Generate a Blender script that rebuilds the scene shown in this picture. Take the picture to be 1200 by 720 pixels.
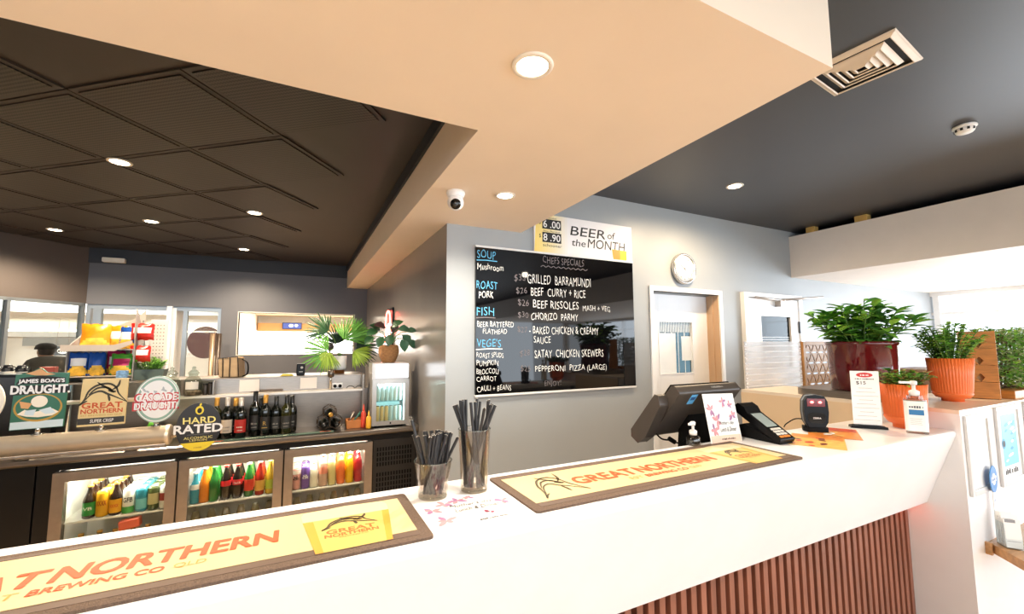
import bpy, bmesh, math, random
from mathutils import Matrix, Vector
random.seed(7)
SC = bpy.context.scene
COL = SC.collection
PI = math.pi
for o in list(bpy.data.objects):
    bpy.data.objects.remove(o)

# ------------------------------------------------------------------ camera
cd = bpy.data.cameras.new('camera')
cam = bpy.data.objects.new('camera', cd)
COL.objects.link(cam)
YAW, PIT, ROL = math.radians(26.486), math.radians(5.093), math.radians(-0.225)
cam.matrix_world = (Matrix.Translation((0, 0, 1.58)) @ Matrix.Rotation(-YAW, 4, 'Z')
                    @ Matrix.Rotation(PI / 2 + PIT, 4, 'X') @ Matrix.Rotation(ROL, 4, 'Z'))
cd.sensor_fit = 'HORIZONTAL'
cd.sensor_width = 36.0
cd.lens = 15.0
cd.clip_start = 0.05
SC.camera = cam
vs = SC.view_settings
SC.display_settings.display_device = 'sRGB'
vs.view_transform = 'Standard'
vs.look = 'None'
vs.gamma = 1.0
vs.use_curve_mapping = False
vs.exposure = 0.92
SC.cycles.use_denoising = True
SC.cycles.max_bounces = 9
SC.cycles.transparent_max_bounces = 16
SC.cycles.sample_clamp_indirect = 6.0
SC.cycles.caustics_reflective = False
SC.cycles.caustics_refractive = False

# ------------------------------------------------------------------ daylight
w = bpy.data.worlds.new('daylight')
SC.world = w
w.use_nodes = True
w.node_tree.nodes['Background'].inputs[0].default_value = (0.86, 0.93, 1.0, 1)
w.node_tree.nodes['Background'].inputs[1].default_value = 1.5


def area(name, loc, direction, sx, sy, power, col):
    l = bpy.data.lights.new(name, 'AREA')
    l.shape = 'RECTANGLE'
    l.size, l.size_y, l.energy, l.color = sx, sy, power, col
    o = bpy.data.objects.new(name, l)
    o.location = loc
    o.rotation_euler = Vector(direction).to_track_quat('-Z', 'Y').to_euler()
    COL.objects.link(o)
    return o


def spot(name, loc, power, col, angle=120, blend=0.6, r=0.05):
    l = bpy.data.lights.new(name, 'SPOT')
    l.energy, l.color, l.spot_size, l.spot_blend, l.shadow_soft_size = power, col, math.radians(angle), blend, r
    o = bpy.data.objects.new(name, l)
    o.location = loc
    COL.objects.link(o)
    return o


WARM = (1.0, 0.74, 0.46)
COOL = (0.78, 0.89, 1.0)
# daylight through the shop-front behind and through the glazing to the right
area('daylight_front', (1.0, -6.7, 1.5), (0, 1, 0.05), 12.0, 2.3, 168, COOL)
area('daylight_side', (8.3, -2.0, 1.35), (-1, 0, 0), 7.0, 1.8, 140, COOL)
area('daylight_annex', (8.3, 1.2, 1.35), (-1, 0.2, 0), 2.6, 1.7, 42, COOL)
# unseen warm spots added behind the camera to lift the soffit by bounce
for (x_, y_) in ((-3.5, -0.8), (-1.2, -0.8), (1.2, -0.9), (3.6, -0.9), (-2.5, -3.2), (0.5, -3.2), (3.2, -3.2)):
    spot('dining_fill_spot', (x_, y_, 2.84), 38, (1.0, 0.88, 0.70), 172)
for x_ in (-1.1, -2.9):
    spot('soffit_fill_spot', (x_, 1.114, 2.43), 34, (1, 0.90, 0.76), 160)  # added spots with no fitting, to brighten the tap badges
# area fills added to brighten the rooms behind the far glazing
area('lobby_fill', (-4.5, 12.0, 2.35), (0, 0, -1), 5.0, 6.0, 420, (1, 0.93, 0.83))
area('lobby_wall_fill', (-4.5, 9.0, 2.2), (0, 1, -0.25), 5.0, 0.5, 160, (1, 0.95, 0.88))
area('mirror_room_fill', (0.2, 9.5, 2.28), (0, 0, -1), 1.5, 3.0, 60, (1, 0.92, 0.78))


# ------------------------------------------------------------------ materials
def lin(h):
    h = h.lstrip('#')
    c = [int(h[i:i + 2], 16) / 255 for i in (0, 2, 4)]
    return [x / 12.92 if x <= 0.04045 else ((x + 0.055) / 1.055) ** 2.4 for x in c]


MC = {}


def M(name, hexc='#808080', rough=0.5, metal=0.0, emit=0.0, var=0.05, scale=6.0, bump=0.0, bscale=60.0,
      spec=0.5, stretch=None, coat=0.0, trans=0.0):
    if name in MC:
        return MC[name]
    m = bpy.data.materials.new(name)
    m.use_nodes = True
    nt = m.node_tree
    b = nt.nodes['Principled BSDF']
    c = lin(hexc)
    b.inputs['Roughness'].default_value = rough
    b.inputs['Metallic'].default_value = metal
    b.inputs['Specular IOR Level'].default_value = spec
    if coat:
        b.inputs['Coat Weight'].default_value = coat
        b.inputs['Coat Roughness'].default_value = 0.05
    if trans:
        b.inputs['Transmission Weight'].default_value = trans
    tc = nt.nodes.new('ShaderNodeTexCoord')
    mp = nt.nodes.new('ShaderNodeMapping')
    nt.links.new(tc.outputs['Object'], mp.inputs['Vector'])
    if stretch:
        mp.inputs['Scale'].default_value = stretch
    nz = nt.nodes.new('ShaderNodeTexNoise')
    nz.inputs['Scale'].default_value = scale
    nz.inputs['Detail'].default_value = 4
    nt.links.new(mp.outputs[0], nz.inputs['Vector'])
    rp = nt.nodes.new('ShaderNodeValToRGB')
    rp.color_ramp.elements[0].position = 0.3
    rp.color_ramp.elements[1].position = 0.7
    rp.color_ramp.elements[0].color = [max(0, x * (1 - var)) for x in c] + [1]
    rp.color_ramp.elements[1].color = [min(1, x * (1 + var)) for x in c] + [1]
    nt.links.new(nz.outputs['Fac'], rp.inputs['Fac'])
    nt.links.new(rp.outputs[0], b.inputs['Base Color'])
    if emit:
        nt.links.new(rp.outputs[0], b.inputs['Emission Color'])
        b.inputs['Emission Strength'].default_value = emit
    if bump:
        n2 = nt.nodes.new('ShaderNodeTexNoise')
        n2.inputs['Scale'].default_value = bscale
        nt.links.new(mp.outputs[0], n2.inputs['Vector'])
        bp = nt.nodes.new('ShaderNodeBump')
        bp.inputs['Strength'].default_value = bump
        bp.inputs['Distance'].default_value = 0.01
        nt.links.new(n2.outputs['Fac'], bp.inputs['Height'])
        nt.links.new(bp.outputs[0], b.inputs['Normal'])
    MC[name] = m
    return m


def GLASS(name, tint='#ffffff', gloss=0.12, rough=0.0):
    """thin glass: mostly clear, reflecting more at grazing angles"""
    if name in MC:
        return MC[name]
    m = bpy.data.materials.new(name)
    m.use_nodes = True
    nt = m.node_tree
    nt.nodes.remove(nt.nodes['Principled BSDF'])
    out = nt.nodes['Material Output']
    t = nt.nodes.new('ShaderNodeBsdfTransparent')
    t.inputs[0].default_value = lin(tint) + [1]
    g = nt.nodes.new('ShaderNodeBsdfGlossy')
    g.inputs['Roughness'].default_value = rough
    fr = nt.nodes.new('ShaderNodeLayerWeight')
    fr.inputs['Blend'].default_value = 0.5
    pw = nt.nodes.new('ShaderNodeMath')
    pw.operation = 'POWER'
    pw.inputs[1].default_value = 3.5
    nt.links.new(fr.outputs['Facing'], pw.inputs[0])
    ml = nt.nodes.new('ShaderNodeMath')
    ml.operation = 'MULTIPLY_ADD'
    ml.inputs[1].default_value = 0.55
    ml.inputs[2].default_value = gloss * 0.35
    nt.links.new(pw.outputs[0], ml.inputs[0])
    mx = nt.nodes.new('ShaderNodeMixShader')
    nt.links.new(ml.outputs[0], mx.inputs[0])
    nt.links.new(t.outputs[0], mx.inputs[1])
    nt.links.new(g.outputs[0], mx.inputs[2])
    nt.links.new(mx.outputs[0], out.inputs[0])
    MC[name] = m
    return m


def FROST(name, hexc, clear):
    """white film on glass: lets part of the view through"""
    if name in MC:
        return MC[name]
    m = M(name, hexc, 0.5)
    nt = m.node_tree
    out = nt.nodes['Material Output']
    b = nt.nodes['Principled BSDF']
    t = nt.nodes.new('ShaderNodeBsdfTransparent')
    mx = nt.nodes.new('ShaderNodeMixShader')
    mx.inputs[0].default_value = clear
    nt.links.new(b.outputs[0], mx.inputs[1])
    nt.links.new(t.outputs[0], mx.inputs[2])
    nt.links.new(mx.outputs[0], out.inputs[0])
    return m


# ------------------------------------------------------------------ mesh helper
class MB:
    def __init__(s, T=None):
        s.v, s.f, s.m, s.sm = [], [], [], []
        s.T = T or Matrix.Identity(4)

    def add(s, vs_, fs, mi=0, smooth=False, T=None):
        X = s.T @ T if T is not None else s.T
        n = len(s.v)
        s.v += [tuple(X @ Vector(p)) for p in vs_]
        for f in fs:
            s.f.append([i + n for i in f])
            s.m.append(mi)
            s.sm.append(smooth)
        return s

    def box(s, x0, x1, y0, y1, z0, z1, mi=0, T=None):
        v = [(x, y, z) for x in (x0, x1) for y in (y0, y1) for z in (z0, z1)]
        return s.add(v, [(0, 1, 3, 2), (4, 6, 7, 5), (0, 4, 5, 1), (2, 3, 7, 6), (0, 2, 6, 4), (1, 5, 7, 3)], mi, T=T)

    def prism(s, poly, axis, a0, a1, mi=0, T=None, smooth=False):
        def P(p, a):
            return {'x': (a, p[0], p[1]), 'y': (p[0], a, p[1]), 'z': (p[0], p[1], a)}[axis]
        n = len(poly)
        v = [P(p, a0) for p in poly] + [P(p, a1) for p in poly]
        s.add(v, [list(range(n))[::-1], [i + n for i in range(n)]], mi, T=T)
        return s.add(v, [(i, (i + 1) % n, n + (i + 1) % n, n + i) for i in range(n)], mi, smooth, T=T)

    def flat(s, poly, z=0.0, mi=0, T=None):
        return s.add([(p[0], p[1], z) for p in poly], [list(range(len(poly)))], mi, T=T)

    def disc(s, cx, cy, rx, ry, z, mi=0, n=32, T=None):
        return s.flat([(cx + rx * math.cos(2 * PI * i / n), cy + ry * math.sin(2 * PI * i / n)) for i in range(n)], z, mi, T)

    def lathe(s, prof, n=24, mi=0, c=(0, 0, 0), T=None, sx=1, sy=1, smooth=True, a0=0, a1=2 * PI):
        full = abs(a1 - a0 - 2 * PI) < 1e-6
        k = n if full else n + 1
        v, f = [], []
        for (r, z) in prof:
            for i in range(k):
                a = a0 + (a1 - a0) * i / n
                v.append((c[0] + sx * r * math.cos(a), c[1] + sy * r * math.sin(a), c[2] + z))
        for j in range(len(prof) - 1):
            for i in range(n if not full else k):
                i2 = (i + 1) % k
                f.append((j * k + i, j * k + i2, (j + 1) * k + i2, (j + 1) * k + i))
        if full:
            if prof[0][0] > 1e-5:
                f.append(list(range(k))[::-1])
            if prof[-1][0] > 1e-5:
                f.append([(len(prof) - 1) * k + i for i in range(k)])
        return s.add(v, f, mi, smooth, T=T)

    def shell(s, prof, n=24, mi=0, c=(0, 0, 0), T=None, smooth=True):
        """lathe without end caps"""
        v, f = [], []
        for (r, z) in prof:
            for i in range(n):
                a = 2 * PI * i / n
                v.append((c[0] + r * math.cos(a), c[1] + r * math.sin(a), c[2] + z))
        for j in range(len(prof) - 1):
            for i in range(n):
                i2 = (i + 1) % n
                f.append((j * n + i, j * n + i2, (j + 1) * n + i2, (j + 1) * n + i))
        return s.add(v, f, mi, smooth, T=T)

    def tube(s, pts, r, n=8, mi=0, T=None, closed=False):
        pts = [Vector(p) for p in pts]
        N = len(pts)
        rs = r if isinstance(r, (list, tuple)) else [r] * N
        v, f = [], []
        up = None
        for i, p in enumerate(pts):
            a = pts[(i - 1) % N] if (closed or i > 0) else p
            b = pts[(i + 1) % N] if (closed or i < N - 1) else p
            d = (b - a).normalized()
            if up is None:
                up = d.orthogonal().normalized()
            up = (up - d * up.dot(d))
            up = up.normalized() if up.length > 1e-6 else d.orthogonal().normalized()
            sd = d.cross(up)
            for k in range(n):
                q = 2 * PI * k / n
                v.append(p + (up * math.cos(q) + sd * math.sin(q)) * rs[i])
        for i in range(N if closed else N - 1):
            j = (i + 1) % N
            for k in range(n):
                k2 = (k + 1) % n
                f.append((i * n + k, i * n + k2, j * n + k2, j * n + k))
        if not closed:
            f.append(list(range(n))[::-1])
            f.append([(N - 1) * n + k for k in range(n)])
        return s.add(v, f, mi, True, T=T)

    def cyl(s, p0, p1, r, n=16, mi=0, T=None):
        return s.tube([p0, p1], r, n, mi, T)

    def blob(s, c, rx, ry, rz, mi=0, n=14, m=9, T=None):
        prof = [(math.sin(PI * j / m), -math.cos(PI * j / m)) for j in range(m + 1)]
        v, f = [], []
        for (r, z) in prof:
            for i in range(n):
                a = 2 * PI * i / n
                v.append((c[0] + rx * r * math.cos(a), c[1] + ry * r * math.sin(a), c[2] + rz * z))
        for j in range(m):
            for i in range(n):
                i2 = (i + 1) % n
                f.append((j * n + i, j * n + i2, (j + 1) * n + i2, (j + 1) * n + i))
        return s.add(v, f, mi, True, T=T)

    def leaf(s, base, d, up, ln, wd, curl=0.25, mi=0, tip=0.0):
        """one leaf: a midrib bending down with two rows of faces either side"""
        d = Vector(d).normalized()
        up = Vector(up)
        sd = d.cross(up)
        sd = sd.normalized() if sd.length > 1e-4 else d.orthogonal().normalized()
        up = sd.cross(d).normalized()
        base = Vector(base)
        ws = [0.12, 0.75, 1.0, 0.7, tip]
        v = []
        for i, q in enumerate((0, 0.25, 0.5, 0.78, 1.0)):
            p = base + d * ln * q - up * (curl * ln * q * q)
            h = wd * 0.5 * ws[i]
            v += [p - sd * h + up * h * 0.35, p, p + sd * h + up * h * 0.35]
        f = []
        for i in range(4):
            a = i * 3
            f += [(a, a + 1, a + 4, a + 3), (a + 1, a + 2, a + 5, a + 4)]
        return s.add(v, f, mi, True)

    def text(s, body, x0, x1, y0, y1, z=0.001, mi=0, T=None, bold=0.0, shear=0.0, spacing=1.0, keep=False, jit=0.0):
        vv, ff, (a0, a1, b0, b1) = textmesh(body, min(bold, 0.0), shear, spacing)
        if bold > 0:            # heavier strokes: the same line set a few times, slightly apart
            d_ = bold * (y1 - y0) * 0.9
            for k in range(8):
                s.text(body, x0 + d_ * math.cos(k * PI / 4), x1 + d_ * math.cos(k * PI / 4), y0 + d_ * math.sin(k * PI / 4), y1 + d_ * math.sin(k * PI / 4),
                       z - (k + 1) * 0.00004, mi, T, 0.0, shear, spacing, keep, jit)
        sx = (x1 - x0) / max(1e-6, a1 - a0)
        sy = (y1 - y0) / max(1e-6, b1 - b0)
        if keep:
            sx = sy = min(sx, sy)
        v = []
        for (x, y) in vv:
            X = x0 + (x - a0) * sx
            Y = y0 + (y - b0) * sy
            if jit:
                Y += jit * math.sin(X * 47.0 + y0 * 91) + jit * 0.6 * math.sin(X * 131.0)
            v.append((X, Y, z))
        return s.add(v, ff, mi, False, T=T)

    def obj(s, name, mats, parent=None, loc=(0, 0, 0), rot=(0, 0, 0), bevel=0.0, seg=2, recalc=True, sub=0):
        me = bpy.data.meshes.new(name)
        me.from_pydata(s.v, [], s.f)
        for m in (mats if isinstance(mats, (list, tuple)) else [mats]):
            me.materials.append(m)
        for p, mi, sm in zip(me.polygons, s.m, s.sm):
            p.material_index = mi
            p.use_smooth = sm
        if recalc:
            bm = bmesh.new()
            bm.from_mesh(me)
            bmesh.ops.recalc_face_normals(bm, faces=bm.faces)
            bm.to_mesh(me)
            bm.free()
        me.update()
        o = bpy.data.objects.new(name, me)
        COL.objects.link(o)
        if parent:
            o.parent = parent
        o.location = loc
        o.rotation_euler = rot
        if bevel:
            b = o.modifiers.new('bevel', 'BEVEL')
            b.width, b.segments, b.limit_method, b.angle_limit = bevel, seg, 'ANGLE', math.radians(40)
        if sub:
            b = o.modifiers.new('sub', 'SUBSURF')
            b.levels = b.render_levels = sub
        return o


def scrib(mb, x0, x1, y0, y1, z, mi=0, seed=1):
    """a line of print too small to read in the photograph: short dashes of uneven height"""
    r = random.Random(seed)
    x = x0
    u = (y1 - y0)
    while x < x1:
        w_ = u * r.uniform(0.35, 0.7)
        h0, h1 = r.choice(((0, 1), (0, 0.75), (0.1, 0.8)))
        mb.add([(x, y0 + h0 * u, z), (min(x + w_, x1), y0 + h0 * u, z), (min(x + w_, x1), y0 + h1 * u, z), (x, y0 + h1 * u, z)], [(0, 1, 2, 3)], mi)
        x += w_ + u * r.choice((0.22, 0.22, 0.22, 0.6))


TXT = {}


def textmesh(body, bold, shear, spacing):
    k = (body, bold, shear, spacing)
    if k not in TXT:
        cu = bpy.data.curves.new('t', 'FONT')
        cu.body = body
        cu.size = 1.0
        cu.offset = bold
        cu.shear = shear
        cu.space_character = spacing
        cu.resolution_u = 3
        o = bpy.data.objects.new('t', cu)
        me = o.to_mesh()
        v = [(p.co.x, p.co.y) for p in me.vertices]
        f = [list(p.vertices) for p in me.polygons]
        o.to_mesh_clear()
        bpy.data.objects.remove(o)
        bpy.data.curves.remove(cu)
        xs, ys = [p[0] for p in v] or [0, 1], [p[1] for p in v] or [0, 1]
        TXT[k] = (v, f, (min(xs), max(xs), min(ys), max(ys)))
    return TXT[k]


def tag(o, label, cat, group=None, kind=None):
    o['label'] = label
    o['category'] = cat
    if group:
        o['group'] = group
    if kind:
        o['kind'] = kind
    return o


def thing(name, label, cat, loc=(0, 0, 0), rz=0.0, group=None):
    o = bpy.data.objects.new(name, None)
    o.empty_display_size = 0.05
    COL.objects.link(o)
    o.location = loc
    o.rotation_euler = (0, 0, rz)
    return tag(o, label, cat, group)


def struct(o, label=None, cat=None):
    o['kind'] = 'structure'
    if label:
        o['label'] = label
        o['category'] = cat
    return o


def dup(root, loc, rz=None, label=None, group=None, scale=None):
    def cp(o, parent):
        c = o.copy()
        COL.objects.link(c)
        if parent is not None:
            c.parent = parent
        for ch in [q for q in bpy.data.objects if q.parent == o]:
            cp(ch, c)
        return c
    r = cp(root, None)
    r.location = loc
    if rz is not None:
        r.rotation_euler = (0, 0, rz)
    if label:
        r['label'] = label
    if group:
        r['group'] = group
    if scale:
        r.scale = scale
    return r


STAND = Matrix.Rotation(PI / 2, 4, 'X')      # a drawing in (x, y) stood up to face -Y


def rrect(x0, x1, y0, y1, r, n=5):
    out = []
    for cx, cy, a in ((x1 - r, y1 - r, 0), (x0 + r, y1 - r, 1), (x0 + r, y0 + r, 2), (x1 - r, y0 + r, 3)):
        for i in range(n + 1):
            q = (a + i / n) * PI / 2
            out.append((cx + r * math.cos(q), cy + r * math.sin(q)))
    return out


def ell(cx, cy, rx, ry, n=36, a0=0, a1=2 * PI):
    k = n if abs(a1 - a0 - 2 * PI) < 1e-6 else n + 1
    return [(cx + rx * math.cos(a0 + (a1 - a0) * i / n), cy + ry * math.sin(a0 + (a1 - a0) * i / n)) for i in range(k)]


def stroke(pts, wd):
    """a flat ribbon outline along a polyline; wd one width or a list"""
    P = [Vector((p[0], p[1])) for p in pts]
    ws = wd if isinstance(wd, (list, tuple)) else [wd] * len(P)
    L, R = [], []
    for i, p in enumerate(P):
        d = (P[min(i + 1, len(P) - 1)] - P[max(i - 1, 0)])
        d = d.normalized() if d.length else Vector((1, 0))
        n = Vector((-d.y, d.x)) * ws[i] / 2
        L.append(p + n)
        R.append(p - n)
    return L, R


def add_stroke(mb, pts, wd, z, mi=0, T=None):
    L, R = stroke(pts, wd)
    v = [(p.x, p.y, z) for p in L] + [(p.x, p.y, z) for p in R]
    n = len(L)
    mb.add(v, [(i, i + 1, n + i + 1, n + i) for i in range(n - 1)], mi, T=T)


def curve(pts, n=8):
    """Catmull-Rom through the points"""
    P = [Vector(p) for p in pts]
    P = [P[0]] + P + [P[-1]]
    out = []
    for i in range(1, len(P) - 2):
        for k in range(n):
            t = k / n
            a, b, c, d = P[i - 1], P[i], P[i + 1], P[i + 2]
            out.append(0.5 * ((2 * b) + (c - a) * t + (2 * a - 5 * b + 4 * c - d) * t * t + (3 * b - a - 3 * c + d) * t ** 3))
    out.append(P[-2])
    return out


# common materials
WHITE = M('white_laminate', '#eceaea', 0.28, var=0.02)
CREAM = M('cream_paint', '#f1e0cb', 0.7, var=0.02, scale=3)
DARKC = M('charcoal_ceiling_paint', '#3a3a3d', 0.42, var=0.05, scale=2)
GREYW = M('grey_wall_paint', '#8d8f92', 0.35, var=0.03, scale=3)
BLACK = M('black_plastic', '#0a0a0b', 0.30, var=0.1, spec=0.18)
BLACKM = M('matt_black', '#0b0b0c', 0.6, var=0.1, spec=0.15)
STEEL = M('brushed_steel', '#968d84', 0.33, 1.0, var=0.08, scale=14, stretch=(1, 1, 14))
ALU = M('brushed_aluminium', '#b5aaa0', 0.38, 1.0, var=0.06, scale=20)
CHROME = M('polished_chrome', '#dcd6cc', 0.10, 1.0, var=0.02)
PAPER = M('white_paper', '#f1eeea', 0.6, var=0.02)
WPLAST = M('white_plastic', '#eeecea', 0.35, var=0.02)
INK = M('black_ink', '#141313', 0.6)
CHALKW = M('white_chalk_pen', '#e9e9e4', 0.7, var=0.1, scale=80)
CHALKB = M('blue_chalk_pen', '#5fb4dc', 0.7, var=0.1, scale=80)
CHALKG = M('faint_chalk_pen', '#716a6c', 0.7, var=0.15, scale=80)
ORANGE = M('orange_print', '#cf4f1e', 0.55)
GOLDP = M('gold_print', '#b8923c', 0.55)
PALEY = M('pale_yellow_print', '#c9b384', 0.5, var=0.02)
BROWNP = M('brown_print', '#5b4638', 0.55)
RED = M('red_print', '#cc2b26', 0.45)
GLASSC = GLASS('clear_glass', '#f4f8f6', 0.14)
PANE = GLASS('window_glass', '#eef3f3', 0.10)
LAMP = M('lamp_glow', '#fff0d2', 0.5, emit=14.0, var=0.01)
GREEN1 = M('mid_green_leaf', '#5c9a3a', 0.45, var=0.35, scale=9)
GREEN2 = M('bright_green_leaf', '#8cc048', 0.45, var=0.35, scale=9)
GREEN3 = M('dark_green_leaf', '#2f5a34', 0.4, var=0.35, scale=9)
STEM = M('green_stem', '#5d7d3a', 0.6)
SOIL = M('potting_soil', '#3b2a20', 0.9, bump=0.6, bscale=90)
TERRA = M('orange_glazed_ceramic', '#ee7436', 0.4, var=0.06)
TIMBER = M('oak_timber', '#b98a5c', 0.45, var=0.22, scale=5, stretch=(1, 9, 9))
TIMBERD = M('honey_timber', '#b57837', 0.5, var=0.25, scale=5, stretch=(2, 2, 16))

# ================================================================== THE SETTING
CZ, PZ, SZ = 2.88, 2.80, 2.462        # main ceiling, bar-pocket ceiling, soffit underside
YW, YF = 2.92, 6.95                   # menu wall, far wall
FLOORM = M('pale_timber_floor', '#c9ab88', 0.4, var=0.10, scale=3, stretch=(1, 8, 1))
struct(MB().box(-10, 10, -8, 20, -0.1, 0).obj('floor', FLOORM))
struct(MB().box(-8, 8.6, -7, YW + 0.2, CZ, CZ + 0.12).obj('ceiling', DARKC))

# cream soffit, L-shaped in plan, over the bar and back along the side wall
plan = [(-8, 0.70), (1.503, 0.70), (1.536, YW), (0.931, YW), (0.931, YF), (0.629, YF), (0.629, 1.57), (-8, 1.57)]
struct(MB().prism(plan, 'z', SZ, CZ + 0.02).obj('ceiling', CREAM))

# dark ceiling over the back bar
POCK = M('dark_bar_ceiling_paint', '#332d2a', 0.5, var=0.05)
struct(MB().box(-8, 0.629, 1.57, YF + 0.1, PZ, PZ + 0.07).obj('ceiling', POCK))
NAVY = M('navy_trim_paint', '#23262d', 0.5)
tr = MB()
tr.box(0.612, 0.6285, 1.57, YF, SZ + 0.25, PZ)
tr.box(-8, 0.629, 1.5705, 1.585, SZ + 0.25, PZ)
tr.box(-2.36, 0.629, YF - 0.012, YF, 2.61, PZ)
struct(tr.obj('trim_1', NAVY))


def perforated():
    m = M('perforated_ceiling_tile', '#3c342f', 0.5)
    nt = m.node_tree
    b = nt.nodes['Principled BSDF']
    tc = nt.nodes.new('ShaderNodeTexCoord')
    mp = nt.nodes.new('ShaderNodeMapping')
    mp.inputs['Rotation'].default_value = (0, 0, -math.radians(51.6))
    nt.links.new(tc.outputs['Object'], mp.inputs['Vector'])
    sx = nt.nodes.new('ShaderNodeSeparateXYZ')
    nt.links.new(mp.outputs[0], sx.inputs[0])

    def mth(op, a, bb=None):
        n = nt.nodes.new('ShaderNodeMath')
        n.operation = op
        for i, q in enumerate((a, bb)):
            if q is None:
                continue
            if isinstance(q, (int, float)):
                n.inputs[i].default_value = q
            else:
                nt.links.new(q, n.inputs[i])
        return n.outputs[0]
    a = mth('SINE', mth('MULTIPLY', sx.outputs[0], 2 * PI / 0.022))
    c = mth('SINE', mth('MULTIPLY', sx.outputs[1], 2 * PI / 0.016))
    dots = mth('GREATER_THAN', mth('ADD', a, mth('MULTIPLY', c, 0.8)), 0.0)
    mix = nt.nodes.new('ShaderNodeMixRGB')
    nt.links.new(dots, mix.inputs[0])
    old = b.inputs['Base Color'].links[0].from_socket
    nt.links.new(old, mix.inputs[1])
    mix.inputs[2].default_value = (0.004, 0.004, 0.004, 1)
    nt.links.new(mix.outputs[0], b.inputs['Base Color'])
    return m


PERF = perforated()
A0, E1, E2 = Vector((-0.511, 2.227)), Vector((0.382, 0.479)), Vector((-0.515, 0.418))
tl, gr = MB(), MB()


def clip(poly):
    """keep the part of a ceiling tile that lies inside the bar pocket"""
    for (nx, ny, c) in ((1, 0, 0.60), (0, -1, -1.60), (-1, 0, 7.9), (0, 1, YF - 0.03)):
        out = []
        for i in range(len(poly)):
            p, q = poly[i], poly[(i + 1) % len(poly)]
            dp, dq = c - (nx * p[0] + ny * p[1]), c - (nx * q[0] + ny * q[1])
            if dp >= 0:
                out.append(p)
            if (dp >= 0) != (dq >= 0):
                t = dp / (dp - dq)
                out.append((p[0] + (q[0] - p[0]) * t, p[1] + (q[1] - p[1]) * t))
        poly = out
        if len(poly) < 3:
            return None
    return poly


for i in range(-3, 14):
    for j in range(-1, 16):
        if j < i - 1 and i >= 0 or (i < 0 and j < -i):
            continue
        c0 = A0 + E1 * i + E2 * j
        cor = [c0, c0 + E1, c0 + E1 + E2, c0 + E2]
        ctr = sum(cor, Vector((0, 0))) / 4
        if ctr.x < -7.5 or ctr.y > 6.8:
            continue
        for s, z, mb in ((0.985, PZ - 0.010, gr), (0.90, PZ - 0.016, tl)):
            q = clip([tuple(ctr + (p - ctr) * s) for p in cor])
            if q:
                mb.prism(q, 'z', z, PZ - 0.0005)
struct(gr.obj('ceiling', POCK))
struct(tl.obj('ceiling', PERF))

# walls round the bar
wm = MB()
wm.box(0.931, 2.895, YW, YW + 0.2, 0, CZ)
wm.box(2.895, 3.795, YW, YW + 0.2, 2.075, CZ)
wm.box(3.795, 8.6, YW, YW + 0.2, 0, CZ)
BLUEG = M('pale_blue_grey_wall_paint', '#9da1a3', 0.42, var=0.03, scale=2)
struct(wm.obj('wall_back', BLUEG))
SIDEW = M('satin_grey_wall_paint', '#85827f', 0.22, var=0.05, scale=2)
struct(MB().box(0.931, 1.08, YW + 0.2, YF, 0, PZ).box(0.9305, 0.94, YW + 0.001, YW + 0.2, 0, SZ).obj('wall_side', SIDEW))
FARW = M('slate_grey_wall_paint', '#5e6066', 0.5, var=0.04, scale=2)
wf = MB()
wf.box(-0.96, -0.757, YF, YF + 0.14, 0, PZ)
wf.box(-0.757, 0.75, YF, YF + 0.14, 0, 1.462)
wf.box(-0.757, 0.75, YF, YF + 0.14, 2.045, PZ)
wf.box(0.75, 1.08, YF, YF + 0.14, 0, PZ)
wf.box(-2.34, -0.96, YF, YF + 0.14, 2.10, PZ)
struct(wf.obj('wall_far', FARW))
# angled wall over the glazed screen at the left
P0, P1 = Vector((-2.34, YF)), Vector((-5.0, 3.47))
dn = (P1 - P0).normalized()
nn = Vector((dn.y, -dn.x)) * 0.14
if nn.x > 0:
    nn = -nn
LINT = M('brown_grey_wall_paint', '#57504c', 0.5, var=0.04, scale=2)
struct(MB().prism([tuple(P0), tuple(P1), tuple(P1 + nn), tuple(P0 + nn)], 'z', 2.11, PZ).obj('wall_corner', LINT))

# shop-front behind, glazed wall to the right, left wall
MULL = M('white_window_frame', '#e6e6e6', 0.4)
bk = MB()
bk.box(-8, 8.6, -7.1, -6.95, 0, 0.25).box(-8, 8.6, -7.1, -6.95, 2.55, CZ)
for x in (-8, -5, -2.5, 0, 2.5, 5, 8.5):
    bk.box(x - 0.06, x + 0.06, -7.08, -6.97, 0.25, 2.55)
struct(bk.obj('window_1', MULL))
rg = MB()
rg.box(8.5, 8.62, -7, YW, 0, 0.55).box(8.5, 8.62, -7, YW, 2.28, CZ)
for y in (2.86, 1.55, 0.25, -1.1, -2.5, -4, -5.5, -6.95):
    rg.box(8.51, 8.6, y - 0.035, y + 0.035, 0.55, 2.28)
for y in (0.82,):
    rg.box(8.51, 8.6, y - 0.02, y + 0.02, 0.55, 2.28)
rg.box(8.52, 8.58, -7, YW, 2.0, 2.04)
struct(rg.obj('window_2', MULL))
struct(MB().box(-8.1, -8, -7, 3.0, 0, CZ).obj('wall_left', GREYW))

# white dropped bulkhead to the right
BULK = M('white_bulkhead_paint', '#f0e6dc', 0.6, var=0.02)
struct(MB().box(5.05, 8.5, -7, YW, 2.34, 2.815).obj('ceiling', BULK))

# ---- doors in the menu wall
DW = M('white_door_paint', '#f0f0f0', 0.3, var=0.01)
JAMB = M('beige_jamb_paint', '#c8a684', 0.5, var=0.03)
FILM = FROST('frosted_window_film', '#f2f6f7', 0.45)
DARKGL = GLASS('dark_door_glass', '#8d9ca0', 0.0)


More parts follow.
